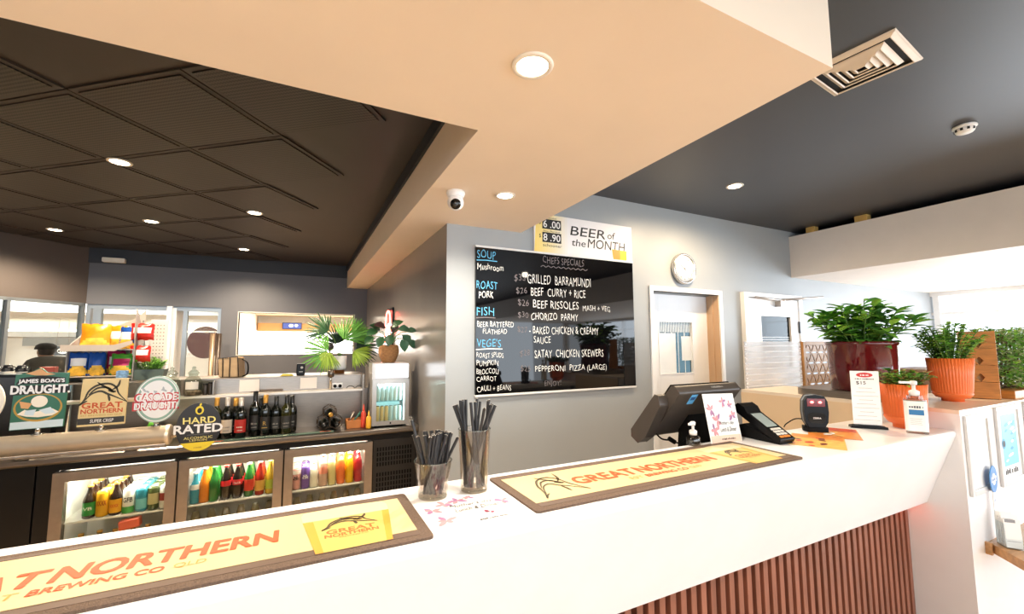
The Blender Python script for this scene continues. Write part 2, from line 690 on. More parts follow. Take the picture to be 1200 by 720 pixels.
def leaf_with_light(name, x0, x1, y, zt, wx0, wx1, wz0, wz1):
    b = MB()
    b.box(x0, wx0, y, y + 0.04, 0.01, zt).box(wx1, x1, y, y + 0.04, 0.01, zt)
    b.box(wx0, wx1, y, y + 0.04, 0.01, wz0).box(wx0, wx1, y, y + 0.04, wz1, zt)
    o = struct(b.obj(name, DW, bevel=0.002))
    fr = MB()
    t = 0.012
    fr.box(wx0 - t, wx0, y - 0.006, y, wz0 - t, wz1 + t).box(wx1, wx1 + t, y - 0.006, y, wz0 - t, wz1 + t)
    fr.box(wx0, wx1, y - 0.006, y, wz0 - t, wz0).box(wx0, wx1, y - 0.006, y, wz1, wz1 + t)
    fr.obj('glazing_bead', DW, o)
    return o


def petals(mb, x0, x1, z0, z1, s, y, mi=0):
    """rows of six-petal flowers on a triangular grid, standing up"""
    h = s * math.sqrt(3) / 2
    j = 0
    z = z0
    while z <= z1 + 1e-6:
        x = x0 + (s / 2 if j % 2 else 0)
        while x <= x1 + 1e-6:
            for a in (0, 60, 120):
                q = math.radians(a)
                c, sn = math.cos(q), math.sin(q)
                px = [(0.08, 0), (0.3, 0.11), (0.5, 0.15), (0.7, 0.11), (0.92, 0), (0.7, -0.11), (0.5, -0.15), (0.3, -0.11)]
                pts = [(x + s * (u * c - v * sn), z + s * (u * sn + v * c)) for u, v in px]
                if all(x0 <= p[0] <= x1 and z0 <= p[1] <= z1 for p in pts):
                    mb.add([(p[0], y, p[1]) for p in pts], [list(range(8))], mi)
            x += s
        z += h
        j += 1


d1 = leaf_with_light('door_1', 2.90, 3.79, 3.06, 2.07, 3.11, 3.56, 1.30, 1.80)
MB().box(3.11, 3.56, 3.075, 3.08, 1.30, 1.80).obj('pane', DARKGL, d1)
gl = MB()
for k in range(26):
    gl.box(3.11 + k * 0.0175, 3.118 + k * 0.0175, 3.0735, 3.0745, 1.70 if k % 5 else 1.30, 1.80)
gl.box(3.11, 3.34, 3.073, 3.0735, 1.30, 1.69).box(3.42, 3.56, 3.073, 3.0735, 1.42, 1.66)
gl.obj('film', FROST('milky_film', '#f4f8fa', 0.15), d1)
fr = MB()
fr.box(2.855, 2.9, YW - 0.018, YW, 0, 2.12).box(3.79, 3.835, YW - 0.018, YW, 0, 2.12)
fr.box(2.9, 3.79, YW - 0.018, YW + 0.06, 2.075, 2.12)
fr.obj('door_frame', DW, d1, bevel=0.003)
MB().box(3.786, 3.796, YW, YW + 0.14, 0, 2.075).box(3.775, 3.787, YW + 0.06, YW + 0.1, 0, 2.075).obj('door_jamb', JAMB, d1)

d2 = leaf_with_light('door_2', 4.2, 5.08, YW - 0.035, 2.07, 4.40, 4.92, 1.31, 1.88)
MB().box(4.40, 4.92, YW - 0.02, YW - 0.015, 1.31, 1.88).obj('pane', DARKGL, d2)
MB().box(4.40, 4.92, YW - 0.012, YW - 0.004, 1.31, 1.88).obj('blind', M('grey_green_blind', '#1f2624', 0.7, var=0.6, scale=8, spec=0.1), d2)
pf = MB()
petals(pf, 4.41, 4.91, 1.33, 1.57, 0.095, YW - 0.0225)
for k in range(3):
    pf.box(4.41, 4.91, YW - 0.0225, YW - 0.0222, 1.60 + k * 0.025, 1.606 + k * 0.025)
pf.obj('film_pattern', M('white_film', '#eef2f3', 0.5), d2)
fr = MB()
fr.box(4.13, 4.2, YW - 0.05, YW, 0, 2.125).box(5.08, 5.15, YW - 0.05, YW, 0, 2.125).box(4.2, 5.08, YW - 0.05, YW, 2.075, 2.125)
fr.obj('door_frame', DW, d2, bevel=0.003)
cl = MB()
cl.box(4.66, 4.80, YW - 0.10, YW - 0.036, 1.985, 2.045)
cl.tube([(4.73, YW - 0.085, 2.055), (4.25, YW - 0.09, 2.068)], 0.011, 6)
cl.tube([(4.73, YW - 0.085, 2.06), (5.24, YW - 0.22, 2.10)], 0.012, 6)
cl.cyl((4.73, YW - 0.085, 2.04), (4.73, YW - 0.085, 2.07), 0.022, 10)
cl.obj('door_closer', ALU, d2)
MB().box(5.066, 5.082, YW - 0.055, YW - 0.03, 1.70, 1.83).obj('hinge', M('dark_hinge', '#5b5b5b', 0.4, 1.0), d2)

# ---- glazed screen at the far left and the rooms behind
FRM = M('pale_blue_aluminium_frame', '#8d979f', 0.35, 0.6)
g1 = MB()
for x0, x1 in ((-2.34, -2.30), (-2.275, -2.20), (-1.38, -1.335), (-1.0, -0.96)):
    g1.box(x0, x1, YF + 0.02, YF + 0.1, 0, 2.10)
g1.box(-2.30, -2.275, YF + 0.021, YF + 0.099, 2.046, 2.099).box(-2.20, -1.38, YF + 0.021, YF + 0.099, 2.046, 2.099).box(-1.335, -1.0, YF + 0.021, YF + 0.099, 2.046, 2.099)
w3 = struct(g1.obj('window_3', FRM))
MB().box(-2.20, -1.54, YF + 0.055, YF + 0.061, 0, 2.045).box(-1.335, -1.0, YF + 0.055, YF + 0.061, 0, 2.045).obj('pane', PANE, w3)
d3 = struct(MB().box(-1.545, -1.49, YF - 0.03, YF + 0.05, 0, 2.10).box(-1.49, -1.45, YF + 0.0, YF + 0.6, 0, 2.08)
            .obj('door_3', M('white_aluminium', '#d8dcde', 0.35, 0.3)))
g2 = MB()
for t in (0.0, 0.155, 0.5, 1.0):
    p = P0.lerp(P1, t)
    g2.prism([tuple(p), tuple(p + dn * 0.03), tuple(p + dn * 0.03 + nn * 0.5), tuple(p + nn * 0.5)], 'z', 0, 2.11)
g2.prism([tuple(P0), tuple(P1), tuple(P1 + nn * .5), tuple(P0 + nn * .5)], 'z', 2.075, 2.11)
w4 = struct(g2.obj('window_4', FRM))
MB().prism([tuple(P0 + nn * .2), tuple(P1 + nn * .2), tuple(P1 + nn * .24), tuple(P0 + nn * .24)], 'z', 0, 2.075).obj('pane', PANE, w4)
# frame of an opening and lit room made up in place of a mirror
sw = MB()
sw.box(-0.757, 0.75, YF - 0.004, YF + 0.13, 1.452, 1.462).box(-0.757, 0.75, YF - 0.004, YF + 0.13, 2.045, 2.057)
sw.box(-0.767, -0.757, YF - 0.004, YF + 0.13, 1.452, 2.057).box(0.75, 0.76, YF - 0.004, YF + 0.13, 1.452, 2.057)
struct(sw.obj('window_5', M('cream_window_trim', '#d9d2c6', 0.5)))

LOBW = M('lobby_white_paint', '#e9e2d8', 0.6, var=0.02)
LOBC = M('lobby_brown_ceiling_paint', '#6d5f54', 0.5, var=0.03)
struct(MB().box(-10, -1.0, 13.5, 13.7, 0, 2.5).box(-10.1, -10, 3.5, 13.5, 0, 2.5).box(-1.0, -0.9, YF + 0.14, 13.5, 0, 2.5)
       .obj('wall_lobby', LOBW))
lc = MB()
lc.prism([(-10, 3.2), (-5.2, 3.2), (-2.45, YF + 0.05), (-0.96, YF + 0.15), (-0.96, 9.8), (-10, 9.8)], 'z', 2.42, 2.5)
struct(lc.obj('ceiling', LOBC))
struct(MB().box(-10, -0.96, 9.8, 13.5, 2.16, 2.5).obj('ceiling', M('lobby_pale_ceiling_paint', '#c9c6c4', 0.6)))
struct(MB().box(-10, -0.98, 13.1, 13.5, 1.80, 1.92).obj('trim_2', M('lobby_bulkhead_paint', '#d8d4cf', 0.6)))
st = MB().box(-9.9, -1.05, 13.12, 13.16, 1.925, 1.965).obj('strip_light', M('strip_light_glow', '#fff0d4', 0.5, emit=9.0, var=0.01))
tag(st, 'long warm strip of light glowing on the ledge of the lobby beyond the glazing', 'light')
struct(MB().box(-5.35, -3.6, 13.0, 13.1, 1.60, 1.79).obj('trim_5', M('lobby_grey_panel', '#8b8a86', 0.5)))
struct(MB().box(-5.95, -5.75, 12.9, 13.0, 0, 1.8).obj('trim_3', M('lobby_blue_frame', '#a9b6c0', 0.5)))
struct(MB().box(-4.75, -4.35, 13.44, 13.5, 0.4, 1.55).obj('door_4', M('lobby_blue_glass_door', '#6d8b98', 0.2)))

MIRW = M('mirror_room_white_paint', '#f3efe6', 0.6, var=0.02)
struct(MB().box(-0.9, 1.6, 12.0, 12.1, 0, 2.4).box(1.5, 1.6, YF + 0.14, 12, 0, 2.4).obj('wall_mirror_room', MIRW))
struct(MB().box(-0.9, 1.6, YF + 0.14, 12.0, 2.30, 2.4).obj('ceiling', M('mirror_room_cream_paint', '#ecdfc6', 0.6)))
struct(MB().box(-0.88, 1.3, 11.6, 11.95, 1.93, 2.12).obj('trim_4', M('mirror_room_orange_band', '#cf9a63', 0.6)))
kw = MB().box(-0.88, 1.3, 11.9, 11.95, 1.27, 1.90).obj('window_6', M('mirrored_window_glow', '#fbfdff', 0.5, emit=3.2, var=0.0))  # glowing pane made up for the window the mirror reflects
struct(kw)
km = MB()
for x in (-0.25, 0.35, 0.95):
    km.box(x, x + 0.015, 11.88, 11.9, 1.27, 1.90)
km.obj('glazing_bar', M('pale_mullion', '#dfe6ea', 0.5), kw)

# ================================================================== LIGHT FITTINGS
TRIM = M('white_light_trim', '#efe6d8', 0.4)


def downlight(x, y, z, label, r=0.045, power=14, ang=130, col=WARM):
    t = thing('downlight', label, 'light', (x, y, z), group='recessed ceiling downlights')
    MB().lathe([(r * 0.98, -0.001), (r * 1.02, -0.006), (r * 1.3, -0.005), (r * 1.34, 0.0)], 28).obj('light_trim', TRIM, t)
    MB().lathe([(0, -0.004), (r * 0.98, -0.004), (r * 0.98, -0.001)], 24).obj('lamp', LAMP, t)
    s = spot('downlight_beam', (0, 0, -0.03), power, col, ang)
    s.parent = t
    return t


downlight(0.631, 1.114, SZ, 'large glowing downlight in the cream soffit straight above the bar', 0.05, 62, 160, (1, 0.90, 0.76))
downlight(1.06, 2.212, SZ, 'small glowing downlight in the cream soffit beside the dome camera', 0.045, 48, 160, (1, 0.90, 0.76))
downlight(3.17, 2.236, CZ, 'glowing downlight in the dark ceiling above the white wall clock', 0.05, 60, 174)
for (x, y, lab) in [(-1.09, 3.55, 'biggest-looking downlight among the perforated tiles of the dark bar ceiling'),
                    (-1.315, 5.15, 'downlight in the dark bar ceiling behind the biggest-looking one among the perforated tiles'),
                    (-0.40, 4.41, 'downlight in the dark bar ceiling at the edge of the perforated tiles'),
                    (-0.655, 6.17, 'far downlight in the dark bar ceiling, just above the slate wall with the mirror opening'),
                    (-2.29, 5.95, 'downlight in the dark bar ceiling in front of the angled brown wall')]:
    downlight(x, y, PZ - 0.017, lab, 0.05, 95, 150, (1, 0.80, 0.58))
for (x, y, lab) in [(-2.72, 7.6, 'round downlight in the brown lobby ceiling, seen through the angled glazing'),
                    (-2.27, 7.9, 'round downlight in the brown lobby ceiling close to the grey door frame'),
                    (-1.79, 8.5, 'round downlight in the brown lobby ceiling above the snack stand')]:
    downlight(x, y, 2.42, lab, 0.07, 6)
downlight(-3.95, 9.9, 2.16, 'downlight in the pale lobby ceiling above the dark hanging sign', 0.07, 3)
downlight(-3.4, 10.3, 2.16, 'downlight in the pale lobby ceiling above the tan hanging sign', 0.07, 3)

# dome security camera under the soffit
t = thing('security_camera', 'white dome security camera with a black lens under the cream soffit', 'camera', (0.779, 2.286, SZ))
MB().lathe([(0.052, 0), (0.054, -0.012), (0.047, -0.03), (0.046, -0.034)], 28).obj('mount_base', WPLAST, t)
MB().blob((0, 0, -0.062), 0.047, 0.047, 0.047, 0, 22, 14).obj('turret', WPLAST, t)
nd = Vector((-0.28, -0.80, -0.52)).normalized()
ln = MB()
cc = Vector((0, 0, -0.062))
ln.tube([cc + nd * 0.026, cc + nd * 0.0475], [0.031, 0.029], 22)
lo = ln.obj('lens_face', M('gloss_black', '#070708', 0.08), t)
MB().tube([cc + nd * 0.047, cc + nd * 0.0495], [0.014, 0.013], 16).obj('lens', M('lens_grey', '#4c5054', 0.05, 0.4), lo)

# square supply-air vent in the dark ceiling
vx, vy = 2.315, 0.963
t = thing('air_vent', 'square cream four-way air vent of nested frames in the dark ceiling', 'vent', (vx, vy, CZ), rz=math.radians(6))
VM = M('cream_vent_enamel', '#ddd0bd', 0.4)


def ring(h0, h1, z0, z1):
    """a square ring sloping from half-size h0 at z0 to half-size h1 at z1"""
    v = []
    for h, z in ((h0, z0), (h1, z1), (h1 - 0.004, z1 + 0.004), (h0 - 0.004, z0 + 0.004)):
        v += [(-h, -h, z), (h, -h, z), (h, h, z), (-h, h, z)]
    f = []
    for a, b in ((0, 1), (1, 2), (2, 3), (3, 0)):
        for k in range(4):
            f.append((a * 4 + k, a * 4 + (k + 1) % 4, b * 4 + (k + 1) % 4, b * 4 + k))
    return v, f


fr = MB()
fr.add(*ring(0.172, 0.15, -0.006, -0.016)).add(*ring(0.175, 0.17, -0.001, -0.008))
fr.obj('vent_frame', VM, t)
MB().box(-0.15, 0.15, -0.15, 0.15, -0.0035, -0.001).obj('vent_throat', M('vent_black', '#060606', 0.8), t)
for k, h in enumerate((0.122, 0.094, 0.066, 0.040)):
    MB().add(*ring(h, h - 0.020, -0.006, -0.022)).obj('vent_blade', VM, t)

# smoke detector
t = thing('smoke_detector', 'round white smoke detector on the dark ceiling beyond the square vent', 'smoke detector', (3.533, 0.986, CZ))
MB().lathe([(0.054, 0), (0.056, -0.010), (0.050, -0.016)], 28).obj('mount_base', WPLAST, t)
b = MB().lathe([(0.046, -0.016), (0.047, -0.03), (0.036, -0.042), (0.012, -0.046), (0, -0.046)], 28).obj('sensor_head', WPLAST, t)
sl = MB()
for k in range(10):
    q = 2 * PI * k / 10
    sl.box(0.036, 0.0475, -0.006, 0.006, -0.035, -0.021, T=Matrix.Rotation(q, 4, 'Z'))
sl.obj('vent_slot', INK, t)

# packers in the gap over the bulkhead, sensor box on the far wall
PKM = M('yellow_timber_packer', '#c9a35a', 0.6, var=0.15)
for (y, wdt, lab) in [(2.69, 0.09, 'small yellow timber block in the gap over the white bulkhead, close to the menu wall'),
                      (2.21, 0.11, 'larger yellow timber block in the gap over the white bulkhead, further from the wall')]:
    tag(MB().box(0, 0.08, -wdt / 2, wdt / 2, 0, 0.064).obj('timber_block', PKM, loc=(5.055, y, 2.8152), bevel=0.003), lab, 'block')
tag(MB().prism(rrect(-0.11, 0.11, 0, 0.055, 0.012), 'y', -0.05, 0).obj('alarm_sensor', M('cream_sensor_plastic', '#e6e2d4', 0.4), loc=(-2.1, YF - 0.0125, 2.625), bevel=0.004),
    'slim white sensor box at the top of the slate wall under the dark ceiling', 'sensor')

# ================================================================== THE BAR
BZ = 1.13
bar = thing('bar_counter', 'long white bar counter with a sloping white front over reddish brown timber slats', 'counter', (0, 0, 0))
MB().prism([(1.41, 1.085), (1.41, 1.122), (1.402, 1.13), (1.012, 1.13), (1.0, 1.127), (0.994, 1.118), (0.996, 1.105), (1.003, 1.085)],
           'x', -4.2, 3.0535).obj('countertop', WHITE, bar)
MB().prism([(1.30, 1.0849), (1.0032, 1.0849), (1.135, 0.73), (1.143, 0.724), (1.30, 0.724)], 'x', -4.2, 3.0535).obj('fascia', WHITE, bar)
SLAT = M('red_brown_timber_slat', '#8d5844', 0.42, var=0.25, scale=4, stretch=(6, 6, 0.6))
SLATB = M('dark_red_brown_backing', '#3c1a12', 0.7, var=0.1)
sl = MB()
x = 0.50
while x < 3.03:
    sl.box(x, x + 0.029, 1.218, 1.258, 0.0, 0.724)
    x += 0.0535
sl.obj('slat_panel', SLAT, bar, bevel=0.0015, seg=1)
MB().box(0.45, 3.0535, 1.259, 1.275, 0.0, 0.724).obj('slat_backing', SLATB, bar)
MB().box(-4.2, 0.45, 1.22, 1.275, 0.0, 0.724).obj('front_panel', SLATB, bar)

RZ = 1.235
CREAMC = M('cream_laminate', '#ead9c4', 0.35, var=0.02)
ret = thing('return_counter', 'cream and white return counter at the end of the bar, carrying the pots and planters', 'counter', (0, 0, 0))
rp = [(3.0545, 0.975), (5.6, 0.975), (5.6, 1.40), (3.62, 1.40), (3.62, 2.19), (3.0545, 2.19)]
MB().prism(rp, 'z', 0.0, RZ - 0.02).obj('carcass', WHITE, ret)
MB().prism([(x, y - (0.0 if y < 1 else 0)) for x, y in rp], 'z', RZ - 0.0199, RZ).obj('countertop', CREAMC, ret, bevel=0.003)
MB().box(3.0515, 3.0544, 1.4105, 2.19, 0.0, RZ - 0.0202).obj('side_panel', M('beige_laminate', '#e6c9a3', 0.45, var=0.02), ret)
# stainless servery top with a rounded corner, standing on the return
pl = [(3.075, 1.285), (3.60, 1.285), (3.60, 1.83)] + [(3.19 + 0.115 * math.cos(q), 1.715 + 0.115 * math.sin(q)) for q in [PI / 2 + i * PI / 2 / 10 for i in range(11)]]
tag(MB().prism(pl, 'z', 0, 0.045).obj('steel_shelf', STEEL, loc=(0, 0, RZ + 0.0002), bevel=0.006),
    'low stainless steel slab with a rounded corner under the big maroon pot', 'shelf')

# ---- bar runners
RUB = M('brown_rubber_edge', '#6a5444', 0.75, var=0.25, scale=160, bump=0.7, bscale=420)
MARL = dict(back=[(0, 0.03), (0.10, 0.27), (0.18, 0.60), (0.34, 0.82), (0.58, 0.88), (0.74, 0.72), (0.81, 0.45), (1.0, 0.10)],
            belly=[(0.10, 0.20), (0.23, 0.47), (0.42, 0.58), (0.58, 0.45), (0.69, 0.37), (1.0, 0.10)],
            mid=[(0.18, 0.45), (0.34, 0.70), (0.55, 0.72), (0.70, 0.55)],
            bill=[(0.66, 0.62), (0.78, 0.78), (0.82, 1.02)],
            fin=[(0.58, 0.44), (0.61, 0.28), (0.62, 0.16)],
            dorsal=[(0.34, 0.95), (0.46, 0.80), (0.60, 0.66), (0.70, 0.50)],
            tail=[(0, 0.03), (0.06, 0.12), (0.16, 0.20)])


def marlin(mb, x0, x1, y0, y1, z, mi, T=None, wd=0.05):
    W = x1 - x0
    for k, p in MARL.items():
        pts = curve([(x0 + a * W, y0 + b * (y1 - y0), 0) for a, b in p], 5)
        n = len(pts)
        ww = [W * wd * (0.25 + 0.75 * math.sin(PI * (i + 0.5) / n)) for i in range(n)]
        add_stroke(mb, pts, ww, z, mi, T)
    add_stroke(mb, curve([(x0 + W * a, y0 + (y1 - y0) * b, 0) for a, b in ((0.58, 0.62), (0.66, 0.55), (0.74, 0.55))], 4), W * 0.05, z, mi, T)


BEERA = M('amber_beer_print', '#cf9434', 0.45, var=0.05)
BEERB = M('pale_beer_print', '#c9aa5c', 0.45, var=0.03)
FOAM = M('foam_print', '#d2c298', 0.45, var=0.02)


def bar_runner(xr, y, label, art):
    t = thing('bar_runner', label, 'bar mat', (xr, y, BZ + 0.0003), group='beer bar runners on the bar')
    L = -1.205
    MB().prism(rrect(L, 0, 0, 0.325, 0.012), 'z', 0, 0.006).obj('rubber_base', RUB, t)
    MB().box(L + 0.028, -0.028, 0.052, 0.288, 0.0061, 0.0068).obj('printed_panel', PALEY, t)
    MB().box(L + 0.028, -0.028, 0.024, 0.046, 0.0061, 0.0067).box(L + 0.028, -0.028, 0.292, 0.306, 0.0061, 0.0067).obj('dark_stripe', BROWNP, t)
    b = MB()
    z = 0.0074
    g = [(-0.278, 0.262), (-0.272, 0.280), (-0.17, 0.292), (-0.075, 0.286), (-0.064, 0.262)]
    b.flat(g + [(-0.066, 0.215), (-0.275, 0.215)], z, 2)
    b.flat([(-0.275, 0.215), (-0.066, 0.215), (-0.09, 0.026), (-0.252, 0.026)], z, 1)
    b.flat([(-0.275, 0.215), (-0.252, 0.215), (-0.236, 0.026), (-0.252, 0.026)], z + 0.0002, 0)
    b.flat([(-0.084, 0.215), (-0.066, 0.215), (-0.09, 0.026), (-0.104, 0.026)], z + 0.0002, 0)
    b.obj('beer_glass_print', [BEERA, BEERB, FOAM], t)
    e = MB()
    z = 0.0079
    e.text('GREAT', -0.972, -0.722, 0.132, 0.198, z, 0, bold=0.045)
    e.text('NORTHERN', -0.706, -0.328, 0.132, 0.198, z, 0, bold=0.045)
    e.text('EST', -0.79, -0.735, 0.090, 0.113, z, 1)
    e.text('BREWING CO', -0.72, -0.525, 0.090, 0.113, z, 0, bold=0.04)
    e.text('QLD', -0.51, -0.455, 0.090, 0.113, z, 1)
    e.text('GREAT', -0.225, -0.115, 0.118, 0.140, z, 2, bold=0.05)
    e.text('NORTHERN', -0.23, -0.11, 0.097, 0.114, z, 2, bold=0.05)
    e.text('BREWING CO', -0.20, -0.135, 0.087, 0.093, z, 2)
    e.obj('lettering', [ORANGE, GOLDP, M('brown_orange_print', '#a8672c', 0.5)], t)
    a = MB()
    marlin(a, -0.235, -0.105, 0.142, 0.212, z, 0, wd=0.06)
    if art:
        marlin(a, -1.13, -0.965, 0.062, 0.262, z, 0)
    else:
        marlin(a, -1.15, -0.90, 0.068, 0.262, z, 0)
    a.obj('marlin_drawing', M('olive_brown_print', '#4c3d22', 0.5), t)
    return t


bar_runner(0.300, 1.012, 'beer bar runner with the glass print, next to the flyer and straw glasses', False)
bar_runner(1.790, 1.030, 'beer bar runner lying in front of the till and card terminal', True)

# ---- flyer
PINK1 = M('pink_flower_print', '#c98a90', 0.6, var=0.15, scale=40)
PINK2 = M('mauve_flower_print', '#9c6f92', 0.6, var=0.15, scale=40)
PINK3 = M('deep_rose_print', '#a04a62', 0.6, var=0.15, scale=40)


def petal_shape(mb, x, y, a, ln, wd, z, mi, T=None):
    pts = []
    for u, v in ((0, 0), (0.25, 0.4), (0.55, 0.5), (0.85, 0.3), (1, 0), (0.85, -0.3), (0.55, -0.5), (0.25, -0.4)):
        X, Y = u * ln, v * wd
        pts.append((x + X * math.cos(a) - Y * math.sin(a), y + X * math.sin(a) + Y * math.cos(a)))
    mb.flat(pts, z, mi, T)


def flower_card(mb, rnd, spots, z, T=None):
    for k, (x, y, s) in enumerate(spots):
        for q in range(5):
            petal_shape(mb, x, y, q * 2 * PI / 5 + rnd.random(), s * (0.7 + 0.5 * rnd.random()), s * 0.5, z + 0.00012 * q + 0.00003 * k, rnd.choice((0, 0, 1)), T)


fl = thing('flyer', "white Mother's day lunch flyer with pink flowers lying between the two bar runners", 'flyer', (0.445, 1.115, BZ + 0.0003))
MB().box(-0.135, 0.137, -0.10, 0.135, 0, 0.0006).obj('sheet', PAPER, fl)
ff = MB()
rnd = random.Random(3)
flower_card(ff, rnd, [(-0.105, 0.06, 0.03), (-0.09, -0.02, 0.032), (-0.06, 0.09, 0.03), (-0.02, 0.10, 0.028), (0.10, 0.045, 0.026), (0.02, 0.115, 0.02)], 0.0010)
ff.obj('flower_print', [PINK1, PINK2], fl)
e = MB()
e.text("Mother's day", -0.055, 0.075, 0.048, 0.075, 0.0018, 0, shear=0.35)
e.text('Lunch & Dinner', -0.05, 0.085, 0.020, 0.044, 0.0018, 0, shear=0.35)
scrib(e, -0.01, 0.07, -0.058, -0.050, 0.0018, 0, 2)
for k in range(3):
    petal_shape(e, 0.02 + k * 0.012, -0.012, k * 2.1, 0.016, 0.011, 0.0017, 1)
e.box(-0.05, 0.09, -0.035, -0.034, 0.0016, 0.0018, 2)
e.obj('lettering', [INK, PINK3, PINK1], fl)

# ---- glasses of straws
GTH = GLASS('thick_glass', '#f7f3ef', 0.22)


def open_glass(name, label, x, y, prof_out, prof_in):
    t = thing(name, label, 'glass', (x, y, BZ + (0.001 if name else 0)))
    MB().shell(prof_out, 36).obj('glass_wall', GTH, t, recalc=False)
    MB().shell(prof_in, 36).obj('glass_lining', GTH, t, recalc=False)
    rim = MB()
    r, z = prof_out[-1]
    rim.tube([(r * math.cos(q * 2 * PI / 36), r * math.sin(q * 2 * PI / 36), z) for q in range(36)], 0.0016, 6, closed=True)
    rim.obj('glass_rim', GLASS('rim_glass', '#dfe6e2', 0.6), t)
    MB().lathe([(0, 0.0005), (prof_out[1][0] * 0.98, 0.001), (prof_out[1][0] * 0.95, 0.009), (0, 0.011)], 32).obj('glass_base', GLASS('base_glass', '#ece6da', 0.35), t)
    return t


TX, TY = 0.506, 1.285
open_glass('tall_glass', 'tall clear glass full of long black straws on the flyer', TX, TY,
           [(0.040, 0), (0.042, 0.004), (0.0425, 0.03), (0.045, 0.09), (0.0505, 0.187)], [(0.039, 0.012), (0.0405, 0.03), (0.043, 0.09), (0.0485, 0.186)])
SX, SY = 0.374, 1.285
sg = open_glass('short_glass', 'short clear tumbler crammed with black straws at the near corner of the flyer', SX, SY,
                [(0.040, 0), (0.043, 0.004), (0.0445, 0.05), (0.049, 0.058), (0.0555, 0.105)], [(0.039, 0.012), (0.041, 0.048), (0.047, 0.058), (0.0535, 0.104)])
STRAW = M('black_paper_straw', '#232326', 0.45, var=0.15)
STRAWI = M('pale_straw_end', '#d8d0c4', 0.6)
R = 0.0046


def straw_mesh(ln):
    b = MB()
    b.shell([(R, 0), (R, ln)], 12)
    b.shell([(R * 0.8, ln), (R * 0.8, ln - 0.03)], 12)
    b.shell([(R * 0.8, ln - 0.0002), (R * 1.0, ln + 0.0002)], 12, mi=1)
    return b


def straws(gx, gy, ln, rb, rt, hr, seeds, label, group):
    first = None
    for (a, q, da, dl) in seeds:
        # foot on one side of the floor of the glass, leaning out to touch the rim
        top = Vector((rt * q * math.cos(a), rt * q * math.sin(a), hr))
        ft = Vector((rb * q * math.cos(a + da), rb * q * math.sin(a + da), 0.0135))
        d = (top - ft).normalized()
        if first is None or dl:
            o = straw_mesh(ln + dl).obj('straw', [STRAW, STRAWI])
            tag(o, label, 'straw', group)
            if first is None:
                first = o
        else:
            o = first.copy()
            COL.objects.link(o)
        o.rotation_mode = 'QUATERNION'
        o.rotation_quaternion = Vector((0, 0, 1)).rotation_difference(d)
        o.location = Vector((gx, gy, BZ + 0.001)) + ft


rs = random.Random(11)
ex = 0.4636        # the camera looks along this angle: spread the straws across it
vw = math.atan2(0.37, 0.93)
ts = []
for k, a in enumerate([2.6, 2.9, 3.15, 3.4, 2.75, 3.05, 3.6, 0.1, -0.15, -0.4, 0.35, 0.2, -1.3, -1.0, 1.6, 1.3, -1.6, 0.6]):
    ts.append((a - 0.44, 0.97 if k % 3 else 0.80, PI + 0.6 * (rs.random() - 0.5) if k % 2 else 0.5, 0))
straws(TX, TY, 0.262, 0.030, 0.040, 0.187, ts, 'long black straw standing in the tall clear glass', 'straws in the tall glass')
ts = []
for k in range(30):
    a = rs.random() * 2 * PI
    ts.append((a, 0.35 + 0.62 * rs.random(), (0.4 + rs.random()) * (1 if k % 2 else -1), 0.045 if k == 7 else 0))
straws(SX, SY, 0.176, 0.033, 0.044, 0.100, ts, 'black straw standing in the short tumbler', 'straws in the short tumbler')

# ---- till
DG = M('dark_grey_plastic', '#3a332e', 0.45, var=0.08)
till = thing('till_monitor', 'dark grey touch-screen till seen from behind, tilted back over the bar', 'till', (1.745, 1.48, 0))
a = Vector((0, 1.42 - 1.48, 1.395))
slab = MB()
# tilted slab in side view (y, z), relative to the foot
prof = [(-0.075, 1.36), (-0.045, 1.392), (-0.025, 1.388), (0.165, 1.165), (0.15, 1.135), (0.10, 1.14), (0.06, 1.19)]
slab.prism(prof, 'x', -0.205, 0.215)
sb = slab.obj('screen_housing', DG, till, bevel=0.012, seg=3)
MB().prism([(-0.018, 1.389), (-0.012, 1.393), (0.178, 1.172), (0.171, 1.166)], 'x', -0.195, 0.205).obj('screen', M('dark_screen', '#0a0c0e', 0.1), till)
MB().prism([(-0.01, 1.30), (0.0, 1.345), (0.02, 1.35), (0.185, 1.165), (0.185, 1.13), (0.14, 1.105), (0.09, 1.14)], 'x', -0.262, -0.206).obj('card_reader', DG, till, bevel=0.012, seg=3)
ar = MB()
ar.prism([(0.02, 1.26), (0.075, 1.22), (0.10, 1.00), (0.02, 1.00)], 'x', -0.05, 0.10)
ar.obj('stand_arm', BLACKM, till, bevel=0.01)
MB().box(-0.12, 0.16, -0.06, 0.20, 0.965, 1.0).obj('stand_foot', BLACKM, till, bevel=0.01)
cb = MB()
cb.tube(curve([(-0.20, 0.10, 1.17), (-0.17, 0.08, 1.13), (-0.13, 0.07, 1.12)], 6), 0.004, 6)
cb.tube([(-0.13, 0.07, 1.128), (-0.10, 0.06, 1.108)], 0.011, 8)
cb.tube(curve([(-0.10, 0.06, 1.108), (-0.06, 0.05, 1.105), (-0.02, 0.05, 1.14), (0.0, 0.05, 1.20)], 6), 0.004, 6)
cb.obj('cable', BLACKM, till)
TT = Matrix.Translation((0, -0.0755, 1.361)) @ Matrix.Rotation(math.radians(45), 4, 'X')
e = MB(TT)
scrib(e, 0.02, 0.10, 0.016, 0.026, 0.0012, 0, 4)
e.obj('lettering', M('grey_print', '#8e8a86', 0.5), till)
